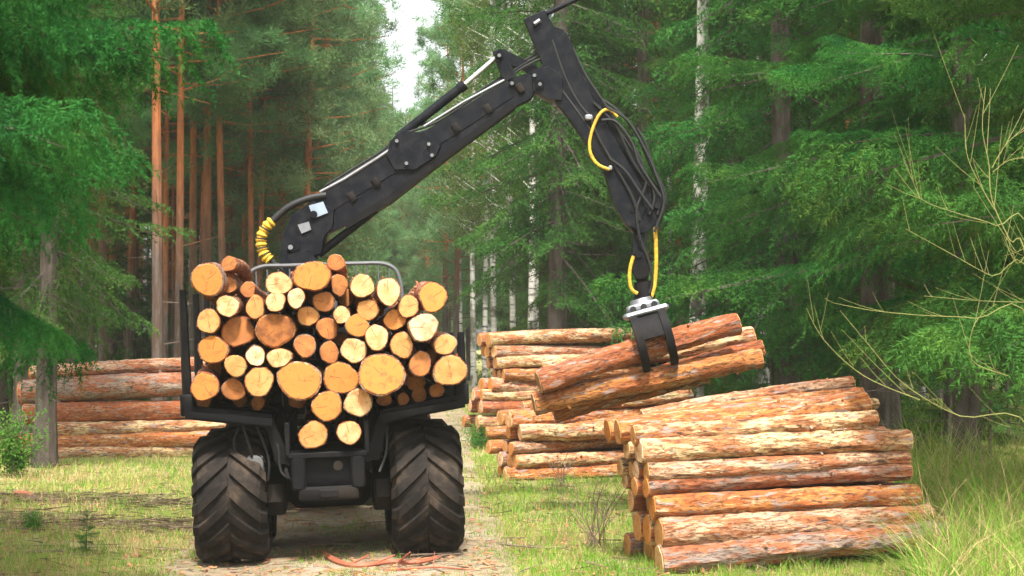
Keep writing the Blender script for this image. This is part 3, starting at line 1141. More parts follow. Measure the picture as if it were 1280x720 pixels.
def tyre_mesh(Rw=.67, W=.74):
    prof = []
    for k in range(15):
        u = -1 + 2 * k / 14
        a = abs(u)
        r = Rw - .045 - .020 * a * a - .10 * max(0, (a - .78) / .22) ** 2
        prof.append((u * W / 2 * (1 if a < .95 else .99), r))
    side = [(-W / 2 * .93, Rw * .68), (-W / 2 * .80, Rw * .52)]
    prof = [(-W * .36, Rw * .49), (-W * .46, Rw * .58), (-W * .495, Rw * .72)] + prof + [(W * .495, Rw * .72), (W * .46, Rw * .58), (W * .36, Rw * .49)]
    n = 48
    vs, fs = [], []
    m = len(prof)
    for i in range(n):
        a = 2 * math.pi * i / n
        for (x, r) in prof:
            vs.append((x, -r * math.cos(a), r * math.sin(a)))
    for i in range(n):
        j = (i + 1) % n
        for k in range(m - 1):
            fs.append((i * m + k, i * m + k + 1, j * m + k + 1, j * m + k))
    mb = MB()
    mb.add(vs, fs)
    NL = 17
    for s in (-1, 1):
        for q in range(NL):
            th0 = 2 * math.pi * (q + (.5 if s > 0 else 0)) / NL
            vv, ff = [], []
            K = 7
            for k in range(K):
                u = .03 + .97 * k / (K - 1)
                x = s * u * W / 2 * 1.0
                rb = Rw - .085 - .02 * u * u - .13 * max(0, (u - .8) / .2) ** 2
                rt = Rw - .012 * u * u - .075 * max(0, (u - .82) / .18) ** 2
                th = th0 - .50 * u ** .9
                hb = (.062 + .018 * u) / Rw
                htp = hb * .68
                if k == K - 1:
                    x *= 1.015
                for (tt, rr) in ((th - hb, rb), (th - htp, rt), (th + htp, rt), (th + hb, rb)):
                    vv.append((x, -rr * math.cos(tt), rr * math.sin(tt)))
            for k in range(K - 1):
                for c in range(3):
                    ff.append((k * 4 + c, k * 4 + c + 1, k * 4 + 4 + c + 1, k * 4 + 4 + c))
            ff.append((0, 1, 2, 3))
            ff.append(tuple((K - 1) * 4 + c for c in (3, 2, 1, 0)))
            mb.add(vv, ff)
    return mb.mesh('tyre', None, True)


TY_ME = tyre_mesh()
TY_ME.materials.append(M_TYRE)
mb = MB()
mb.tube([(-.26, 0, 0), (-.25, 0, 0), (.25, 0, 0), (.26, 0, 0)], [.30, .345, .345, .30], 28)
RIM_ME = mb.mesh('rim', None, True)
RIM_ME.materials.append(M_GREY)
mb = MB()
mb.tube([(-.40, 0, 0), (-.3, 0, 0), (.3, 0, 0), (.40, 0, 0)], [.10, .17, .17, .10], 16)
for k in range(10):
    a = k * math.pi / 5
    mb.tube([(-.29, .22 * math.cos(a), .22 * math.sin(a)), (.29, .22 * math.cos(a), .22 * math.sin(a))], .016, 6)
HUB_ME = mb.mesh('hub', None, True)
HUB_ME.materials.append(M_DARK)
WHEELS = [(-1.01, 0.0), (1.01, 0.0), (-1.0, 1.50), (1.0, 1.50), (-1.0, 5.3), (1.0, 5.3), (-1.0, 6.8), (1.0, 6.8)]
for i, (wx, wy) in enumerate(WHEELS):
    wh = empty('wheel')
    wh.parent = FW
    wh.location = (wx, wy, .655)
    wh.rotation_euler = (R(i * 13.7), 0, 0)
    link('tyre', TY_ME, wh)
    link('rim', RIM_ME, wh)
    link('hub', HUB_ME, wh)


def part(name, mb, mat, parent=FW, shade=True):
    return mb.build(name, mat, parent, None, shade)


# frame: twin rails, rear plate, axle
mb = MB()
for s in (-1, 1):
    mb.box((s * .30, 1.75, .93), (.14, 5.0, .34), None, .02)
mb.box((0, -.62, .95), (.74, .06, .36), None, .02)
for y in (.1, 1.4, 2.7, 4.0):
    mb.box((0, y, .90), (.5, .16, .22), None, .02)
part('rear_frame', mb, M_BLACK)
mb = MB()
mb.box((0, -.70, .72), (.60, .08, .14), None, .02)
mb.box((-.0, -.74, .72), (.20, .05, .09), None, .015)
part('rear_plate', mb, M_DARK)
mb = MB()
mb.tube([(-.95, .75, .66), (-.45, .75, .66), (-.36, .75, .68), (.36, .75, .68), (.45, .75, .66), (.95, .75, .66)], [.13, .14, .24, .24, .14, .13], 14)
part('rear_axle', mb, M_DARK)
for s in (-1, 1):
    mb = MB()
    poly = [Vector((s * .555, y, z)) for y, z in ((-.26, .80), (-.30, .62), (-.15, .47), (.2, .44), (1.3, .44), (1.65, .47), (1.80, .62), (1.76, .80), (1.1, .93), (.4, .93))]
    mb.prism(poly, Vector((.17, 0, 0)), .02)
    part('bogie_case', mb, M_DARK)
# bunks: three cross beams with channel and stakes
for y in (-.42, 1.25, 2.9):
    mb = MB()
    prof = [(-1.43, 1.66), (-1.43, 1.52), (-.62, 1.40), (-.52, 1.02), (.52, 1.02), (.62, 1.40), (1.43, 1.52), (1.43, 1.66), (.56, 1.53), (.42, 1.15), (-.42, 1.15), (-.56, 1.53)]
    mb.prism([Vector((x, y, z)) for x, z in prof[:]], Vector((0, .16, 0)))
    b = part('bunk', mb, M_BLACK)
    for s in (-1, 1):
        m2 = MB()
        ht = 2.84 if s < 0 else 2.30
        m2.tube([(s * 1.40, y, 1.55), (s * 1.41, y, 2.0), (s * 1.42, y, ht)], [.055, .050, .034], 8)
        m2.box((s * 1.40, y, 1.66), (.15, .15, .22), None, .015)
        part('stake', m2, M_BLACK, b)
# wings under the load that close the bunk floor
mb = MB()
for s in (-1, 1):
    mb.box((s * .40, 1.2, 1.28), (.05, 3.9, .34), None, .01)
mb.box((0, 1.2, 1.11), (.8, 3.9, .06), None, .01)
part('bunk_channel', mb, M_BLACK)
for s in (-1, 1):
    mb = MB()
    mb.prism([Vector((s * x, 1.2, z)) for x, z in ((.55, 1.50), (1.36, 1.60), (1.36, 1.54), (.55, 1.42))], Vector((0, 3.7, 0)))
    part('bunk_wing', mb, M_BLACK)
# hydraulic hoses and valve block seen under the left of the load
mb = MB()
mb.box((-.74, -.40, 1.02), (.16, .12, .20), None, .02)
mb.box((-.70, -.42, .84), (.10, .10, .12), None, .015)
part('valve_block', mb, M_GREY)
for k, q in enumerate([[(-.72, -.40, 1.42), (-.66, -.46, 1.28), (-.60, -.46, 1.05), (-.62, -.42, .85)], [(-.86, -.40, 1.45), (-.80, -.50, 1.25), (-.77, -.46, 1.10)], [(-.60, -.40, 1.40), (-.50, -.50, 1.20), (-.48, -.52, .95), (-.36, -.6, .86)], [(-.9, -.3, 1.4), (-.95, -.38, 1.2), (-.78, -.44, .9)], [(.62, -.4, 1.36), (.60, -.48, 1.1), (.52, -.55, .9)]]):
    mb = MB()
    mb.tube(spline(q, 5), .014, 6)
    part('hydraulic_hose', mb, M_HOSE)
mb = MB()
mb.tube([(-.42, -.74, .98), (-.42, -.80, .98), (-.40, -.82, .90)], .02, 6)
mb.tube([(.1, -.76, 1.0), (.1, -.80, 1.0)], .05, 10)
part('tow_eye', mb, M_DARK)
# headboard
mb = MB()
HBY = 3.62
fr = spline([(-.98, HBY, 1.3), (-.98, HBY, 2.5), (-.96, HBY, 3.05), (-.80, HBY, 3.22), (-.4, HBY, 3.23), (.4, HBY, 3.23), (.82, HBY, 3.20), (.97, HBY, 3.0), (.99, HBY, 2.5), (.99, HBY, 1.3)], 5)
mb.tube(fr, .026, 8)
hb = part('headboard_frame', mb, M_RAIL)
m2 = MB()
m2.box((0, HBY + .06, 1.95), (2.5, .03, 1.5), None, .008)  # solid dark plate added to keep light from showing through the load gaps
part('plate', m2, M_BLACK, hb)
for k in range(13):
    x = -.84 + k * .14
    m2 = MB()
    m2.tube([(x, HBY, 1.3), (x, HBY, 3.19)], .011, 6)
    part('bar', m2, M_RAIL, hb)
for z in (1.32, 2.2):
    m2 = MB()
    m2.tube([(-.97, HBY + .02, z), (.97, HBY + .02, z)], .03, 8)
    part('cross_bar', m2, M_RAIL, hb)
# front unit: frame, cab, bonnet (mostly behind the load)
mb = MB()
mb.box((0, 6.0, .95), (.8, 4.0, .45), None, .04)
part('front_frame', mb, M_BLACK)
for s in (-1, 1):
    mb = MB()
    poly = [Vector((s * .555, y, z)) for y, z in ((5.05, .80), (5.0, .62), (5.15, .47), (6.9, .47), (7.1, .62), (7.05, .80), (6.4, .93), (5.7, .93))]
    mb.prism(poly, Vector((.17, 0, 0)), .02)
    part('bogie_case', mb, M_DARK)
mb = MB()
cabp = [(4.75, 1.2), (6.35, 1.2), (6.5, 1.9), (6.2, 2.95), (4.85, 2.95)]
mb.prism([Vector((0, y, z)) for y, z in cabp], Vector((1.5, 0, 0)), .04)
cab = part('cab', mb, M_GREENP)
mb = MB()
mb.box((0, 4.73, 2.35), (1.2, .03, .9), None, .01)
part('window', mb, M_GLASS, cab)
for s in (-1, 1):
    mb = MB()
    mb.prism([Vector((s * .76, y, z)) for y, z in ((4.95, 1.8), (6.25, 1.8), (6.05, 2.8), (4.98, 2.8))], Vector((.02, 0, 0)))
    part('window', mb, M_GLASS, cab)
mb = MB()
mb.prism([Vector((0, y, z)) for y, z in ((6.5, 1.2), (8.1, 1.1), (8.15, 1.7), (7.9, 1.95), (6.5, 2.05))], Vector((1.4, 0, 0)), .06)
part('bonnet', mb, M_GREENP)
mb = MB()
mb.tube([(-.05, 4.35, .9), (-.15, 4.32, 1.6), (-.22, 4.30, 2.4), (-.25, 4.28, 2.75)], [.34, .26, .22, .22], 16)
part('crane_pillar', mb, M_BLACK)

# ------------------------------------------------------------------ crane (traced at its own distance, 22.3 m)
def cpoly(pts, depth=YC):
    return [P(a, b, depth) for a, b in pts]


def cpart(name, mat, parent=FW, build=None):
    mb = MB()
    build(mb)
    return mb.build(name, mat, parent, MFi, True)


YV = Vector((0, 1, 0))
foot = cpart('boom_foot', M_BOOM, FW, lambda m: (
    m.prism(cpoly([(350, 322), (356, 292), (366, 270), (392, 252), (420, 262), (418, 284), (408, 296), (404, 318), (388, 324), (380, 345), (360, 350)]), YV * .34, .015),
    m.tube([P(366, 308, YC - .22), P(366, 308, YC + .22)], .075, 14),
    m.tube([P(392, 268, YC - .21), P(392, 268, YC + .21)], .05, 12)))
cpart('pin_cap', M_STEEL, foot, lambda m: m.tube([P(363, 309, YC - .25), P(363, 309, YC - .22)], .032, 12))
cpart('pillar_head', M_BOOM, FW, lambda m: m.prism(cpoly([(362, 318), (388, 312), (402, 330), (398, 380), (366, 380)]), YV * .42, .01))
boom = cpart('main_boom', M_BOOM, FW, lambda m: (
    m.prism(cpoly([(378, 262), (396, 246), (490, 190), (636, 101), (660, 92), (676, 104), (664, 124), (636, 138), (560, 192), (486, 250), (424, 287), (404, 296)]), YV * .26, .012),
    m.prism(cpoly([(410, 258), (500, 203), (640, 116), (644, 121), (505, 211), (415, 265)]), YV * .285),
    m.prism(cpoly([(488, 178), (503, 164), (534, 168), (552, 184), (545, 198), (520, 214), (494, 214), (484, 196)]), YV * .34, .01)))
cpart('lower_flange', M_BLACK, boom, lambda m: m.prism(cpoly([(430, 279), (486, 246), (560, 188), (640, 130), (644, 136), (563, 196), (489, 254), (434, 287)]), YV * .30))
cpart('highlight_pipe', M_STEEL, boom, lambda m: m.tube([P(400, 240, YC - .12), P(430, 224, YC - .13), P(470, 199, YC - .13), P(492, 184, YC - .14)], .02, 8))  # light pipes added to imitate highlight and wear lines along the boom edge
cpart('highlight_pipe', M_STEEL, boom, lambda m: m.tube([P(530, 158, YC - .11), P(580, 127, YC - .11), P(634, 98, YC - .11)], .017, 8))
cpart('rating_plate', M_PLATE, boom, lambda m: m.prism(cpoly([(386, 257), (404, 252), (410, 266), (392, 273)], YC - .185), YV * .02))
cpart('rating_plate', M_STEEL, boom, lambda m: m.prism(cpoly([(372, 281), (386, 277), (389, 287), (377, 292)], YC - .185), YV * .02))
cpart('jib_cylinder', M_BOOM, boom, lambda m: (m.tube([P(497, 172, YC), P(578, 108, YC)], .062, 14), m.tube([P(574, 111, YC), P(581, 105.5, YC)], .072, 14)))
cpart('cylinder_rod', M_CHROME, boom, lambda m: m.tube([P(578, 108, YC), P(620, 72, YC)], .034, 12))
cpart('lift_cylinder', M_BOOM, boom, lambda m: (m.tube([P(398, 318, YC), P(470, 262, YC)], .055, 12),))
cpart('knuckle_link', M_BOOM, boom, lambda m: (
    m.prism(cpoly([(616, 66), (626, 62), (632, 68), (646, 98), (638, 106), (628, 100)]), YV * .26, .008),
    m.tube([P(624, 69, YC - .17), P(624, 69, YC + .17)], .05, 12),
    m.tube([P(640, 104, YC - .17), P(640, 104, YC + .17)], .045, 12)))
cpart('knuckle_link', M_BOOM, boom, lambda m: m.prism(cpoly([(622, 63), (630, 62), (672, 84), (676, 92), (668, 95), (626, 76)]), YV * .12, .006))
for k, off in enumerate((0, 5, 10)):
    cpart('hose', M_HOSE, boom, lambda m, off=off, k=k: m.tube(spline([P(a + off * .3, b - off, YC - .10 + .05 * k) for a, b in [(404, 242), (440, 220), (478, 196), (500, 174), (545, 158), (590, 128), (632, 100), (655, 84), (684, 72), (704, 84)]], 4), .016, 6))
for k, (a, b) in enumerate([(440, 246), (470, 228), (520, 190), (570, 160), (610, 136), (650, 110)]):
    cpart('bracket', M_DARK, boom, lambda m: m.box(P(a, b, YC - .15), (.09, .03, .13), Matrix.Rotation(R(-32), 3, 'Y'), .008))
for k, (a, b) in enumerate([(496, 176), (536, 180), (508, 204), (540, 194), (640, 104), (624, 69), (675, 105), (668, 94)]):
    cpart('pin', M_STEEL, boom, lambda m: m.tube([P(a, b, YC - .215), P(a, b, YC - .16)], .024, 8))
jib = cpart('jib', M_BOOM, FW, lambda m: (
    m.prism(cpoly([(655, 25), (680, 14), (692, 34), (704, 38), (722, 88), (742, 126), (770, 178), (800, 232), (806, 262), (796, 288), (782, 282), (768, 258), (752, 206), (730, 176), (704, 140), (688, 122), (668, 118), (662, 96), (678, 82)]), YV * .25, .012),
    m.prism(cpoly([(664, 96), (684, 84), (704, 100), (702, 128), (684, 126), (666, 116)]), YV * .33, .01),
    m.tube([P(675, 105, YC - .21), P(675, 105, YC + .21)], .06, 14)))
cpart('pin_cap', M_STEEL, jib, lambda m: m.tube([P(668, 30, YC - .16), P(675, 25, YC - .16)], .028, 8))
cpart('top_strut', M_BOOM, jib, lambda m: m.tube([P(676, 20, YC), P(700, 9, YC), P(720, -1, YC), P(738, -8, YC)], .035, 10))
cpart('extension_beam', M_BOOM, jib, lambda m: m.prism(cpoly([(700, 40), (708, 42), (728, 84), (758, 136), (790, 190), (826, 240), (832, 256), (822, 266), (806, 262), (776, 202), (738, 140), (712, 92)], YC + .02), YV * .12, .006))
cpart('jib_tip', M_BOOM, jib, lambda m: (
    m.prism(cpoly([(772, 250), (800, 228), (826, 238), (834, 256), (826, 276), (808, 292), (792, 292), (778, 276)]), YV * .20, .01),
    m.tube([P(797, 283, YC - .16), P(797, 283, YC + .16)], .05, 12),
    m.tube([P(822, 256, YC - .15), P(822, 256, YC + .15)], .05, 12),
    m.tube([P(790, 262, YC - .14), P(790, 262, YC + .14)], .035, 10)))
for k, q in enumerate([
    [(745, 120), (772, 138), (796, 168), (812, 205), (826, 240), (822, 268)],
    [(742, 128), (764, 150), (786, 180), (806, 214), (818, 244), (812, 268)],
    [(752, 150), (770, 152), (790, 178), (800, 206), (826, 246)],
    [(796, 160), (806, 178), (818, 212), (832, 246), (824, 282)],
    [(716, 60), (732, 94), (752, 124), (768, 150), (790, 200), (812, 232)],
    [(762, 198), (782, 214), (800, 240), (816, 262)],
    [(690, 50), (706, 96), (724, 130), (738, 146)],
    [(738, 148), (750, 176), (770, 210), (790, 246), (800, 276)],
    [(758, 134), (784, 150), (806, 186), (820, 218), (830, 252), (818, 290)],
    [(700, 110), (722, 140), (744, 172), (764, 206)],
    [(780, 170), (796, 190), (808, 226), (796, 262), (800, 300)],
]):
    cpart('hose', M_HOSE, jib, lambda m, q=q, k=k: m.tube(spline([P(a, b, YC - .12 - .03 * (k % 3)) for a, b in q], 5), .019, 7))
cpart('yellow_hose', M_YELLOW, jib, lambda m: m.tube(spline([P(a, b, YC - .17) for a, b in [(772, 146), (762, 137), (751, 141), (742, 158), (737, 178), (739, 194), (748, 206), (762, 212)]], 5), .021, 8))
cpart('hose_clamp', M_STEEL, jib, lambda m: m.box(P(736, 147, YC - .15), (.10, .08, .07), None, .015))
cpart('hose_clamp', M_STEEL, jib, lambda m: m.box(P(763, 210, YC - .16), (.05, .06, .06), None, .01))
# hoses at the boom foot with yellow spiral guard
cpart('hose', M_HOSE, foot, lambda m: m.tube(spline([P(a, b, YC - .12) for a, b in [(408, 244), (386, 248), (362, 258), (345, 272), (337, 281)]], 5), .046, 10))
ysl = [(341, 276), (333, 284), (327, 296), (327, 308), (331, 319), (338, 326)]
ypts = spline([P(a, b, YC - .12) for a, b in ysl], 8)
cpart('yellow_hose_guard', M_YELLOW, foot, lambda m: m.tube(ypts, [.062 + (.016 if (k // 2) % 2 else 0) for k in range(len(ypts))], 12))
for k in (9, 17, 25, 31):
    a_, b_ = ypts[k], ypts[min(k + 1, len(ypts) - 1)]
    cpart('guard_gap', M_HOSE, foot, lambda m: m.tube([a_, b_], .083, 12))
cpart('hose', M_HOSE, foot, lambda m: m.tube(spline([P(a, b, YC - .12) for a, b in [(336, 322), (344, 330), (354, 337), (368, 350)]], 5), .034, 9))
# rotator and grapple
YG = 22.15
cpart('hanger', M_BOOM, FW, lambda m: (
    m.prism(cpoly([(791, 282), (806, 282), (806, 322), (791, 322)], YC - .02), YV * .09, .006),
    m.tube([P(798, 318, YC - .13), P(798, 318, YC + .09)], .045, 12)))
grap = cpart('grapple', M_BLACK, FW, lambda m: (
    m.prism(cpoly([(790, 316), (806, 316), (812, 334), (810, 352), (816, 376), (792, 376), (796, 352), (788, 334)], YC - .02), YV * .18, .01),
    m.tube([P(801, 340, YC - .16), P(801, 340, YC + .12)], .09, 14),
    m.tube([P(803, 352, YC - .02), P(806, 374, YC - .02)], [.11, .14], 16)))
tl = math.radians(15)
ux = Vector((math.cos(tl), 0, math.sin(tl)))
uz = Vector((-math.sin(tl), 0, math.cos(tl)))
GC = P(826, 432, YG)               # middle of the held bundle


def gp(a, b, c):
    return GC + ux * a + YV * b + uz * c


MG = Matrix((ux, YV, uz)).transposed()
cpart('grapple_head', M_STEEL, grap, lambda m: (
    m.box(gp(-.08, -.04, .47), (.58, .46, .09), MG, .03),
    m.box(gp(-.10, -.04, .55), (.42, .34, .10), MG, .03),
    m.tube([gp(-.10, -.04, .55), gp(-.10, -.04, .66)], [.17, .13], 14)))
for k in range(3):
    cpart('bolt_hole', M_HOSE, grap, lambda m: m.tube([gp(-.24 + k * .14, -.225, .545), gp(-.24 + k * .14, -.20, .545)], .042, 10))
for s in (-1, 1):
    for side in (-1, 1):
        def claw(m, s=s, side=side):
            if side < 0:
                arc = [(.10, .46), (.28, .40), (.40, .25), (.43, .08), (.38, -.08), (.27, -.20), (.12, -.26)]
            else:
                arc = [(.10, .50), (.32, .44), (.48, .26), (.53, .04), (.48, -.18), (.32, -.34), (.12, -.41)]
            th = [.11, .13, .13, .12, .10, .075, .04]
            out, inn = [], []
            for k, (b, c) in enumerate(arc):
                d = Vector((b, c)).normalized()
                out.append((b + d.x * th[k] * .5, c + d.y * th[k] * .5))
                inn.append((b - d.x * th[k] * .5, c - d.y * th[k] * .5))
            base = (-.08 + s * .07) if side > 0 else (-.27 if s < 0 else .10)
            vs, fs = [], []
            n = len(arc)
            hw = .05
            for a in (base - hw, base + hw):
                for b, c in out + inn[::-1]:
                    vs.append(gp(a, side * b, c))
            N = 2 * n
            fs = [(i, (i + 1) % N, N + (i + 1) % N, N + i) for i in range(N)]
            for q in (0, N):
                for i in range(n - 1):
                    fs.append((q + i, q + i + 1, q + N - 2 - i, q + N - 1 - i))
            m.add(vs, fs)
        cpart('claw', M_CLAW, grap, claw)
# front plate between the two near claws, with a bright steel tube along its upper edge
cpart('claw_plate', M_CLAW, grap, lambda m: m.prism([gp(-.085, -b, c) for b, c in ((.15, .48), (.31, .42), (.44, .26), (.465, .14), (.42, .13), (.385, .23), (.26, .36), (.13, .43))], ux * .44))
cpart('bright_edge', M_STEEL, grap, lambda m: m.tube([gp(-.34, -.30, .475), gp(.18, -.30, .475)], .03, 8))
cpart('yellow_hose', M_YELLOW, grap, lambda m: m.tube(spline([P(a, b, YC - .12) for a, b in [(792, 320), (788, 334), (787, 350), (790, 362), (797, 367)]], 5), .024, 8))
cpart('yellow_hose', M_YELLOW, grap, lambda m: m.tube(spline([P(a, b, YC - .10) for a, b in [(819, 284), (820, 310), (820, 335), (818, 358), (814, 372)]], 5), .026, 8))
cpart('hose', M_HOSE, grap, lambda m: m.tube(spline([P(a, b, YC - .12) for a, b in [(800, 300), (812, 330), (815, 355), (808, 374)]], 5), .018, 7))

exec_trees = True
# ------------------------------------------------------------------ trees
TR = random.Random(2024)
tree('near_a', 'spruce_tree', -4.5, 10.4, 'dark drooping spruce filling the upper left corner, closest to the viewer', rz=0.4)
tree('near_a', 'spruce_tree', -5.1, 12.9, 'second dark spruce at the left edge behind the closest drooping one', rz=2.9)
tree('near_a', 'spruce_tree', -7.0, 16.0, 'left spruce whose green lower boughs hang beside the orange pine trunks', rz=4.4, sc=1.1)
tree('near_a', 'spruce_tree', -5.0, 11.4, 'dark spruce at the left edge half hidden by the closest drooping spruce', rz=4.0)
tree('near_b', 'spruce_tree', 6.7, 16.2, 'bright green spruce at the upper right reaching its boughs to the left', rz=3.4, sc=1.12)
tree('near_b', 'spruce_tree', 7.0, 19.0, 'dark spruce at the right edge behind the bright green boughs', rz=3.3, sc=1.1)
tree('near_b', 'spruce_tree', 6.4, 24.0, 'dense spruce behind the right end of the nearest log pile', rz=5.0, sc=1.05)
tree('near_b', 'spruce_tree', X(1085, 26.5), 26.5, 'leafy green spruce between the thick grey trunk and the bare yellow twigs', rz=0.3, sc=1.22)
# trunks that can be picked out one by one
tree('spr_b', 'spruce_tree', X(60, 30.6), 30.6, 'slim grey-brown trunk standing in front of the left log pile', sc=.80)
tree('spr_b', 'spruce_tree', X(14, 36), 37.0, 'thick dark trunk at the left edge behind the left log pile', sc=1.0)
tree('pine_a', 'pine_tree', X(88, 45), 45.0, 'grey trunk rising behind the left log pile, right of the slim front trunk')
tree('spr_b', 'spruce_tree', X(695, 42), 42.0, 'brown spruce trunk rising behind the tall far log pile', sc=1.1)
tree('birch_old', 'birch_tree', X(872, 33), 33.0, 'mottled birch trunk just right of the grapple', sc=1.3)
tree('spr_b', 'spruce_tree', X(918, 36), 36.0, 'thick brown spruce trunk behind the right end of the lifted logs')
tree('birch_old', 'birch_tree', X(950, 39), 39.0, 'dark-blotched birch between the two thick spruce trunks right of the grapple', sc=1.3)
tree('spr_a', 'spruce_tree', X(986, 30.5), 30.5, 'thick grey spruce trunk above the topmost log of the nearest pile', sc=1.1)
tree('spr_b', 'spruce_tree', X(1030, 35), 35.0, 'spruce with red-brown trunk right of the thick grey one')
tree('spr_a', 'spruce_tree', X(800, 44), 44.0, 'spruce standing directly behind the crane hanger')
tree('spr_c', 'spruce_tree', X(765, 52), 52.0, 'lower bushy spruce left of the hanging grapple, behind the tall far pile')
tree('spr_a', 'spruce_tree', X(1110, 31), 31.0, 'spruce behind the bare yellow twigs on the right')
tree('spr_b', 'spruce_tree', X(1200, 33), 33.0, 'tall dark spruce near the right edge, far behind the bare twigs')
for q, (px, D, s) in enumerate([(574, 84, 1.2), (590, 78, 1.15), (604, 72, 1.2), (619, 66, 1.1), (640, 60, 1.15), (663, 54, 1.1), (672, 66, 1.2)]):
    tree('birch_a' if q % 2 else 'birch_b', 'birch_tree', X(px, D), D, f'slender white birch trunk right of the track, {ORD[q]} in the birch row', group='white birches along the track', sc=s)
# fill: the stand on the left (pines), the stand on the right (spruces, some birch and pine), the end of the ride
placed = []


def free(x, y, r):
    return all((x - a) ** 2 + (y - b) ** 2 > r * r for a, b in placed)


def axis_x(D):
    return -0.061 * D + .3


cnt = 0
for it in range(6000):
    D = 38 + 92 * TR.random() ** 1.1
    px = TR.uniform(-60, 1340)
    x = X(px, D)
    off = x - axis_x(D)
    side = -1 if off < 0 else 1
    if abs(off) < (4.6 if side < 0 else 4.4) + .012 * D:
        continue
    if not free(x, D, 2.0 + .016 * D):
        continue
    if side > 0 and D < 46 and 640 < px < 1060:
        continue
    placed.append((x, D))
    u = TR.random()
    if side < 0:
        if u < .80:
            tree(TR.choice(('pine_a', 'pine_b')), 'pine_tree', x, D, 'straight orange-topped pine in the stand behind the left log pile', group='pines of the left stand', sc=TR.uniform(.95, 1.2))
        else:
            tree(TR.choice(('spr_a', 'spr_c')), 'spruce_tree', x, D, 'hazy spruce among the pines of the left stand', group='spruces of the left stand', sc=TR.uniform(.8, 1.1))
    else:
        if u < .60:
            tree(TR.choice(('spr_a', 'spr_b', 'spr_c')), 'spruce_tree', x, D, 'background spruce in the dense forest right of the track', group='spruces of the right stand', sc=TR.uniform(.85, 1.15))
        elif u < .80:
            tree(TR.choice(('pine_a', 'pine_b')), 'pine_tree', x, D, 'background pine with orange stem in the forest right of the track', group='pines of the right stand', sc=TR.uniform(.95, 1.2))
        else:
            tree(TR.choice(('birch_a', 'birch_b')), 'birch_tree', x, D, 'background birch with pale stem in the forest right of the track', group='birches of the right stand', sc=TR.uniform(1., 1.3))
    cnt += 1
    if cnt > 225:
        break
for q, (px, D, s) in enumerate([(300, 62, 1.0), (352, 66, .95), (398, 74, 1.05), (372, 84, 1.1), (418, 90, 1.0), (425, 104, 1.1), (405, 112, 1.1), (455, 122, 1.0), (470, 132, .9), (330, 78, 1.1), (545, 118, 1.0), (562, 104, .9), (492, 112, .9), (508, 118, .86), (478, 108, 1.0), (522, 124, .95), (536, 110, .95), (500, 136, 1.0), (405, 80, 1.15), (380, 70, 1.2), (420, 96, 1.1), (412, 64, 1.1), (355, 57, 1.1), (400, 72, 1.1), (385, 54, 1.0), (560, 92, 1.1), (574, 84, 1.1), (588, 96, 1.2)]):
    tree('soft', 'pine_tree', X(px, D), D, 'pale mist-tinted green feathery pine bordering the ride, ' + ('left of the sky gap, behind the boom' if px < 465 else 'below the sky gap at the far end' if px < 530 else 'right of the sky gap among the birches'), group='pale pines bordering the ride ' + ('on the left' if px < 465 else 'at its end' if px < 530 else 'on the right'), sc=s)
for q in range(150):
    D = TR.uniform(44, 78)
    x = X(TR.uniform(70, 345), D)
    if abs(x - axis_x(D)) < 5.0 or not free(x, D, 1.25):
        continue
    placed.append((x, D))
    tree('pine_b', 'pine_tree', x, D, 'thin straight pine in the dense stand behind the left pile and load', group='thin pines of the left stand', sc=TR.uniform(.75, 1.0))
for q in range(34):
    D = TR.uniform(120, 175)
    x = axis_x(D) + TR.uniform(-16, 16)
    tree(TR.choice(('spr_c', 'spr_a', 'spr_b', 'pine_b')), 'conifer_tree', x, D, 'pale hazy conifer closing the far end of the forest ride', group='conifers at the end of the ride', sc=TR.uniform(.8, 1.1))
# undergrowth
for q in range(46):
    D = TR.uniform(29, 62)
    side = TR.choice((-1, 1, 1))
    x = axis_x(D) + side * (4.0 + TR.random() * (6 + D * .18))
    if side < 0 and D < 36:
        continue
    if side > 0 and D < 39 and X(600, D) < x < X(830, D):
        continue
    if side > 0:
        tree('young', 'young_spruce', x, D, 'young spruce in the undergrowth right of the track', group='young spruces right of the track', sc=TR.uniform(.5, 1.3))
    else:
        tree('young', 'young_spruce', x, D, 'young spruce in the undergrowth of the left stand', group='young spruces of the left stand', sc=TR.uniform(.4, 1.0))
bl = 0
for q in range(60):
    D = TR.uniform(20, 58)
    side = TR.choice((-1, 1, 1))
    x = axis_x(D) + side * (3.6 + TR.random() * (3 + D * .16))
    if side > 0 and D < 40 and X(590, D) < x < X(880, D):
        continue
    if side < 0 and D < 38:
        continue
    if side > 0 and D < 26 and x < 5.2:
        continue
    tree(TR.choice(('bush_a', 'bush_b')), 'bush', x, D, 'low leafy bush in the undergrowth ' + ('right of the track' if side > 0 else 'of the left stand'), 'bush', group='bushes ' + ('right of the track' if side > 0 else 'of the left stand'), sc=TR.uniform(.7, 1.4), parts=('stems', 'leaves'))
for q, (px, D, k, s, lb) in enumerate([(20, 28.5, 'bush_a', .9, 'dark green bush at the left edge beside the slim front trunk'), (110, 18.4, 'young', .16, 'tiny green spruce seedling among fallen sticks at lower left'), (45, 20.2, 'bush_b', .35, 'small weed among the fallen sticks at the left edge'), (640, 44, 'bush_a', 1.2, 'bright green bush left of the tall far pile'), (598, 36, 'bush_b', .7, 'low bush at the foot of the tall far pile')]):
    tree(k, 'bush' if k != 'young' else 'spruce_seedling', X(px, D), D, lb, 'bush' if k != 'young' else 'seedling', sc=s, parts=('stems', 'leaves') if k != 'young' else ('trunk', 'crown'))

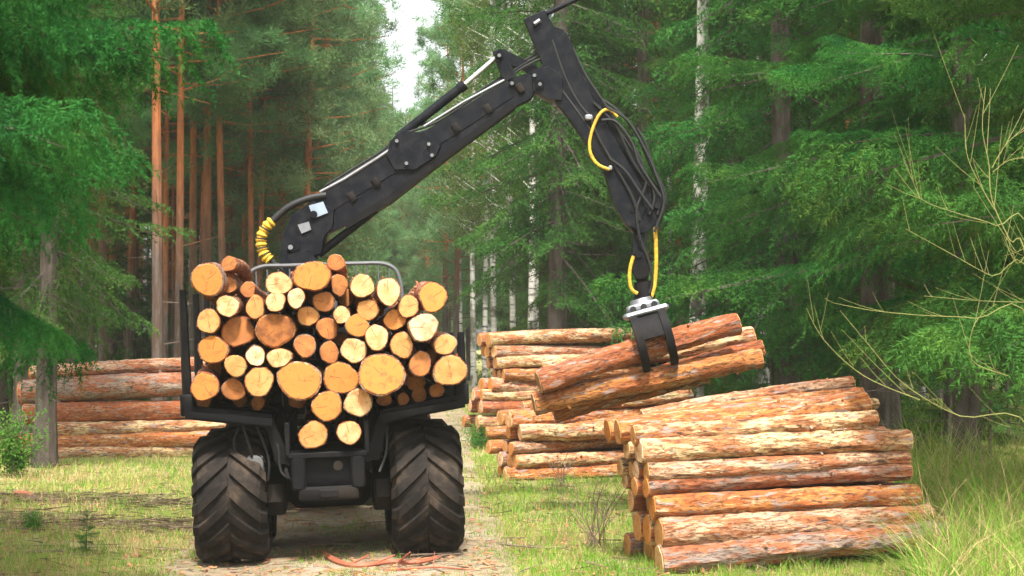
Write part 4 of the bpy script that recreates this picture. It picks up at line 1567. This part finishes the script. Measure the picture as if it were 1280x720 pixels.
# ------------------------------------------------------------------ bare twigs, sticks, brush
def tubes_thing(name, label, cat, root, curves, mat, part_name, group=None):
    t = empty(name, Matrix.Translation(root))
    tag(t, label, cat, group)
    Mi = Matrix.Translation(root).inverted()
    for pts, r0, r1 in curves:
        q = spline(pts, 5)
        mb = MB()
        n = len(q)
        mb.tube(q, [r0 + (r1 - r0) * k / (n - 1) for k in range(n)], 6)
        mb.build(part_name, mat, t, Mi)
    return t


D1 = 13.2
rt = Vector((4.25, D1, ground_z(4.25, D1)))
tw = []
for q, (pts, r0, r1) in enumerate([
    ([(1286, 345), (1262, 300), (1240, 250), (1236, 205), (1228, 160), (1232, 108)], .013, .004),
    ([(1243, 262), (1222, 225), (1208, 190), (1206, 142)], .008, .003),
    ([(1240, 210), (1258, 180), (1290, 152)], .007, .004),
    ([(1241, 215), (1262, 200), (1290, 196)], .006, .004),
    ([(1290, 310), (1245, 282), (1195, 266), (1150, 248), (1118, 210)], .010, .003),
    ([(1150, 248), (1142, 228), (1138, 206)], .005, .002),
    ([(1290, 360), (1240, 345), (1190, 318), (1132, 286)], .009, .003),
    ([(1290, 412), (1220, 398), (1150, 394), (1090, 388), (1048, 380)], .009, .003),
    ([(1290, 378), (1225, 376), (1155, 370)], .006, .003),
    ([(1290, 540), (1200, 520), (1130, 480), (1085, 430), (1050, 388)], .010, .003),
    ([(1260, 470), (1215, 450), (1218, 405), (1245, 380)], .006, .003),
    ([(1150, 500), (1080, 470), (1030, 425), (1008, 385)], .007, .003),
    ([(1290, 300), (1272, 330), (1255, 296)], .006, .003),
]):
    base = [rt] if q in (0, 4, 6, 7, 9) else []
    pw = [P(a, b, D1 - .25 + .12 * (q % 5)) for a, b in pts]
    tw.append(([*base, *pw], r0 * .52, r1 * .55))
    rq = random.Random(300 + q)
    for k in range(6):
        j = rq.randrange(len(pw) - 1)
        f = pw[j].lerp(pw[j + 1], rq.random())
        g = (pw[j + 1] - pw[j]).normalized() + Vector((rq.uniform(-.8, .8), rq.uniform(-.8, .8), rq.uniform(-.3, 1.1)))
        l_ = rq.uniform(.08, .35)
        tw.append(([f, f + g * l_ * .5 + Vector((0, 0, .02)), f + g * l_ + Vector((0, 0, .06))], r1 * .6, r1 * .3))
tubes_thing('bare_sapling', 'bare yellow-green sapling twigs arching in at the right edge', 'sapling', rt, tw, M_YTWIG, 'branch')
# brown dead bramble left of the nearest pile
RB = random.Random(77)
for b, (px, py, n, hh, lb) in enumerate([(742, 690, 26, .75, 'brown leafless shrub in the grass just left of the nearest log pile'), (700, 610, 16, .55, 'thin brown leafless shrub in the grass before the low middle pile'), (1215, 640, 14, .9, 'tangle of dry stems beside the right end of the nearest pile')]):
    g = P(px, py, 10) - Vector((0, 0, CAMZ))
    D = 10 * CAMZ / (CAMZ - P(px, py, 10).z)
    x = X(px, D)
    root = Vector((x, D, ground_z(x, D)))
    cs = []
    for k in range(n):
        az = RB.uniform(0, 6.28)
        rr = hh * RB.uniform(.2, .7)
        h2 = hh * RB.uniform(.5, 1.1)
        e = root + Vector((math.cos(az) * rr, math.sin(az) * rr, h2))
        m_ = root + Vector((math.cos(az) * rr * .4 + RB.uniform(-.05, .05), math.sin(az) * rr * .4, h2 * .55))
        s = root + Vector((RB.uniform(-.15, .15), RB.uniform(-.15, .15), -.03))
        cs.append(([s, m_, e], .0045, .0018))
        for w_ in range(2):
            f = m_.lerp(e, RB.uniform(0, .8))
            cs.append(([f, f + Vector((RB.uniform(-.15, .15), RB.uniform(-.15, .15), RB.uniform(.02, .2)))], .0028, .0014))
    tubes_thing('dead_shrub', lb, 'shrub', root, cs, M_TWIG, 'stem')
# fallen branches, lower left, and the red one in front of the forwarder
def gpt(px, py, up=0.0):
    D = CAMZ / ((CAMZ - P(px, py, 1.0).z))
    x = X(px, D)
    return Vector((x, D, max(ground_z(x, D), hgt(x, D) - .02) + up))


for q, (pts, r0, r1, mat, lb) in enumerate([
    ([(-5, 638), (40, 630), (90, 632), (150, 626), (250, 618)], .035, .012, M_TWIG, 'long grey fallen branch lying across the grass at left'),
    ([(0, 668), (40, 660), (85, 650), (120, 640)], .028, .010, M_TWIG, 'dark fallen branch slanting up in the lower left grass'),
    ([(30, 690), (100, 684), (170, 690)], .018, .007, M_TWIG, 'thin dry stick lying lowest in the left grass'),
    ([(170, 640), (205, 622), (245, 612)], .012, .006, M_TWIG, 'short twig lying near the left rear tyre'),
    ([(403, 692), (425, 706), (450, 711), (490, 707), (520, 708), (550, 702)], .042, .022, M_REDTWIG, 'red-barked crooked branch lying on the track behind the forwarder'),
    ([(480, 716), (540, 712), (590, 716)], .016, .008, M_REDTWIG, 'thin reddish stick on the track at the bottom edge'),
    ([(620, 684), (690, 690), (735, 682)], .014, .006, M_TWIG, 'brown stick in the grass right of the right rear tyre'),
]):
    pp = [gpt(a, b, r0 * .8) for a, b in pts]
    cs = [(pp, r0, r1)]
    for k in range(4):
        j = RB.randrange(len(pp) - 1)
        f = pp[j].lerp(pp[j + 1], RB.random())
        cs.append(([f, f + Vector((RB.uniform(-.25, .25), RB.uniform(-.2, .2), RB.uniform(.02, .14)))], r1 * .7, r1 * .3))
    if q == 4:
        cs.append(([pp[0] + Vector((0, 0, .02)), pp[0] + Vector((-.02, 0, -.02)) + Vector((0, -.15, -.0))], .026, .018))
    tubes_thing('fallen_branch', lb, 'branch', pp[0], cs, mat, 'twig')
mb = MB()
c = gpt(30, 628)
mb.tube(spline([c + Vector((-.14, 0, .03)), c + Vector((0, .02, .06)), c + Vector((.15, 0, .04))], 4), [.05, .07, .075, .07, .06, .065, .055, .05, .04], 7)
o = mb.build('bark_slab', M_REDTWIG)
tag(o, 'small red-orange slab of bark lying in the grass at far left', 'bark')

# green spruce sprigs caught on top of the load
for q, (px, py, D, az, L, lb) in enumerate([(388, 326, 17.9, .3, .42, 'green spruce sprig lying on top of the load under the boom foot'), (438, 338, 17.9, 2.6, .30, 'small spruce sprig on the load left of the headboard bars'), (284, 362, 17.6, 2.9, .42, 'dull green sprig lying on the left top of the load')]):
    T = place(T_MID[q % 4], L / 2.0, .15, az, (0, 0, 0))
    o = link('spruce_sprig', np_mesh('spruce_sprig', T), mat=M_SPR)
    o.location = P(px, py, D)
    tag(o, lb, 'sprig')

# ------------------------------------------------------------------ grass
NR = np.random.default_rng(5)


def blades(x, y, z, h, wd, lean, rng, segs=1):
    n = len(x)
    az = rng.uniform(0, 2 * math.pi, n)
    fa = rng.uniform(0, 2 * math.pi, n)
    ln = rng.uniform(.15, 1, n) * lean
    S = np.stack([np.cos(fa), np.sin(fa), np.zeros(n)], 1) * wd[:, None]
    Dv = np.stack([np.cos(az), np.sin(az)], 1)
    B = np.stack([x, y, z], 1)

    def pt(t):
        p = B.copy()
        p[:, :2] += Dv * (h * ln * t * t)[:, None]
        p[:, 2] += h * (t - .45 * ln * t * t)
        return p
    if segs == 1:
        return np.stack([B - S, B + S, pt(1.0)], 1)
    out = []
    for k in range(segs):
        t0, t1 = k / segs, (k + 1) / segs
        a, b = pt(t0), pt(t1)
        w0, w1 = S * (1 - t0 * .9), S * (1 - t1 * .9)
        out.append(np.stack([a - w0, a + w0, b + w1], 1))
        if k < segs - 1:
            out.append(np.stack([a - w0, b + w1, b - w1], 1))
    return np.concatenate(out)


def scatter(n, d0, d1, rng, pw=1.5):
    u = rng.uniform(0, 1, n)
    D = d0 * (d1 / d0) ** (u ** pw)
    px = rng.uniform(-60, 1340, n)
    return (px - 640) / F * D, D


def noise2(x, y, s, o):
    return np.array([mnoise.noise(Vector((a * s, b * s, o))) for a, b in zip(x, y)])


def grass_field(n, d0, d1, hmin, hmax, w0, seed, dry, segs=2):
    rng = np.random.default_rng(seed)
    x, y = scatter(n, d0, d1, rng)
    tx = np.array([track_x(v) for v in y]) - .35
    d = np.abs(x - tx)
    nz = noise2(x, y, .55, 3.0)
    nz2 = noise2(x, y, 2.2, 8.0)
    prob = np.clip((d - 1.25 + nz2 * .6) / .8, 0, 1)
    prob = np.maximum(prob, .8 * np.exp(-((x - tx - .05) / .5) ** 2) * (nz2 > -.2))
    prob *= np.clip((.85 if dry else .72) + (nz2 * 1.1) + (nz * .7 if dry else -nz * .7) + np.where(x < tx, .12 if dry else -.12, -.38 if dry else .18), .05, 1)
    keep = rng.uniform(0, 1, n) < prob
    x, y, nz, d = x[keep], y[keep], nz[keep], d[keep]
    z = np.array([ground_z(a, b) for a, b in zip(x, y)]) - .01
    intr = d < 2.0
    z[intr] += .05
    h = rng.uniform(hmin, hmax, len(x)) * (1 + .5 * nz) * (1 + 1.0 * np.clip(noise2(x, y, 1.6, 21.0), -.4, 1)) * (1 + .012 * (y - 17)) * np.where(intr, .55, 1)
    wd = w0 * rng.uniform(.6, 1.3, len(x)) * (y / 18)
    return blades(x, y, z, h, wd, .9, rng, segs)


tag(link('grass', np_mesh('grass', grass_field(190000, 14.5, 62, .05, .19, .0046, 11, False)), mat=M_GRASS), 'short green grass on both sides of the track', 'grass', kind='stuff')
tag(link('dry_grass', np_mesh('dry_grass', grass_field(130000, 14.5, 60, .04, .17, .0042, 12, True)), mat=M_DRY), 'straw-coloured dead grass mixed into the verge', 'grass', kind='stuff')
# tall grass at the right edge
rng = np.random.default_rng(21)
xx, yy, hh = [], [], []
for k in range(620):
    D = rng.uniform(12.6, 24)
    px = rng.uniform(1090, 1330)
    lim_ = 1185 if 16.2 < D < 19.2 else (1110 if D > 19 else 1150)
    if px < lim_:
        continue
    cx = X(px, D)
    m_ = rng.integers(14, 34)
    xx += list(cx + rng.normal(0, .07, m_))
    yy += list(D + rng.normal(0, .07, m_))
    hh += list(rng.uniform(.4, 1.1, m_) * rng.uniform(.7, 1.25) * (1.4 if D > 18.5 else 1.15))
xx, yy, hh = np.array(xx), np.array(yy), np.array(hh)
zz = np.array([ground_z(a, b) for a, b in zip(xx, yy)]) - .02
half = rng.uniform(0, 1, len(xx)) < .68
for sel, nm, mt, lb in ((half, 'tall_grass', M_GRASS, 'tall green grass at the right edge beside the nearest pile'), (~half, 'tall_dry_grass', M_DRY, 'tall yellowed grass stalks at the right edge')):
    T = blades(xx[sel], yy[sel], zz[sel], hh[sel], np.full(sel.sum(), .0052), 1.2, rng, 5)
    tag(link(nm, np_mesh(nm, T), mat=mt), lb, 'grass', kind='stuff')
# bark chips and litter scattered on the verge and track
cx, cy = scatter(5200, 14.5, 45, NR)
cz = np.array([max(ground_z(a, b), (hgt(a, b) + ruts(a, b)) if abs(a - track_x(b) + .35) < 1.7 else -9) for a, b in zip(cx, cy)])
C0 = np.stack([cx, cy, cz + .012], 1)
n = len(cx)
a1 = NR.uniform(0, 6.28, n)
U = np.stack([np.cos(a1), np.sin(a1), NR.uniform(-.2, .3, n)], 1) * NR.uniform(.02, .085, (n, 1))
V = np.stack([-np.sin(a1), np.cos(a1), NR.uniform(-.3, .4, n)], 1) * NR.uniform(.006, .022, (n, 1))
W_ = np.array([0, 0, .012])
T = np.concatenate([np.stack([C0 - U - V, C0 + U - V, C0 + U + V], 1), np.stack([C0 - U - V, C0 + U + V, C0 - U + V], 1), np.stack([C0 - U - V, C0 + U - V, C0 + W_], 1), np.stack([C0 + U + V, C0 - U + V, C0 + W_], 1)])
tag(link('bark_litter', np_mesh('bark_litter', T), mat=M_CHIP), 'bark chips and litter scattered over grass and track', 'litter', kind='stuff')

# fine twig litter left by the felling, thick in the lower left
tn = 1500
tpx = np.concatenate([NR.uniform(-40, 260, tn), NR.uniform(-40, 1250, 1400)])
tD = np.concatenate([NR.choice([21.0, 23.6], tn) + NR.normal(0, .45, tn), 15 * (38 / 15) ** NR.uniform(0, 1, 1400)])
tx_ = (tpx - 640) / F * tD
tz_ = np.array([max(ground_z(a, b), hgt(a, b) - .03) for a, b in zip(tx_, tD)])
n = len(tx_)
C0 = np.stack([tx_, tD, tz_ + NR.uniform(.01, .09, n)], 1)
a1 = NR.uniform(0, 6.28, n)
U = np.stack([np.cos(a1), np.sin(a1) * .6, NR.uniform(-.12, .2, n)], 1) * NR.uniform(.06, .32, (n, 1))
Vv = np.stack([-np.sin(a1) * .4, np.cos(a1) * .4, np.full(n, .8)], 1) * NR.uniform(.003, .010, (n, 1))
W2 = np.stack([-np.sin(a1), np.cos(a1), np.zeros(n)], 1) * NR.uniform(.003, .009, (n, 1))
T = np.concatenate([np.stack([C0 - U - Vv, C0 - U + Vv, C0 + U], 1), np.stack([C0 - U - W2, C0 - U + W2, C0 + U], 1)])
tag(link('twig_litter', np_mesh('twig_litter', T), mat=M_TWIG), 'brown twig litter strewn over the left grass and verges', 'litter', kind='stuff')

# ------------------------------------------------------------------ haze
mb = MB()
mb.box((0, 190, 14.75), (640, 470, 32.5))
hz = mb.build('haze', None, None, None, False)
t = NT('haze_air')
pv = t.n('ShaderNodeVolumePrincipled')
pv.inputs['Color'].default_value = (.93, .97, .93, 1)
pv.inputs['Density'].default_value = .0004
pv.inputs['Anisotropy'].default_value = .0
t.l(pv.outputs[0], t.out.inputs['Volume'])
hz.data.materials.clear()
hz.data.materials.append(t.m)
tag(hz, kind='stuff')
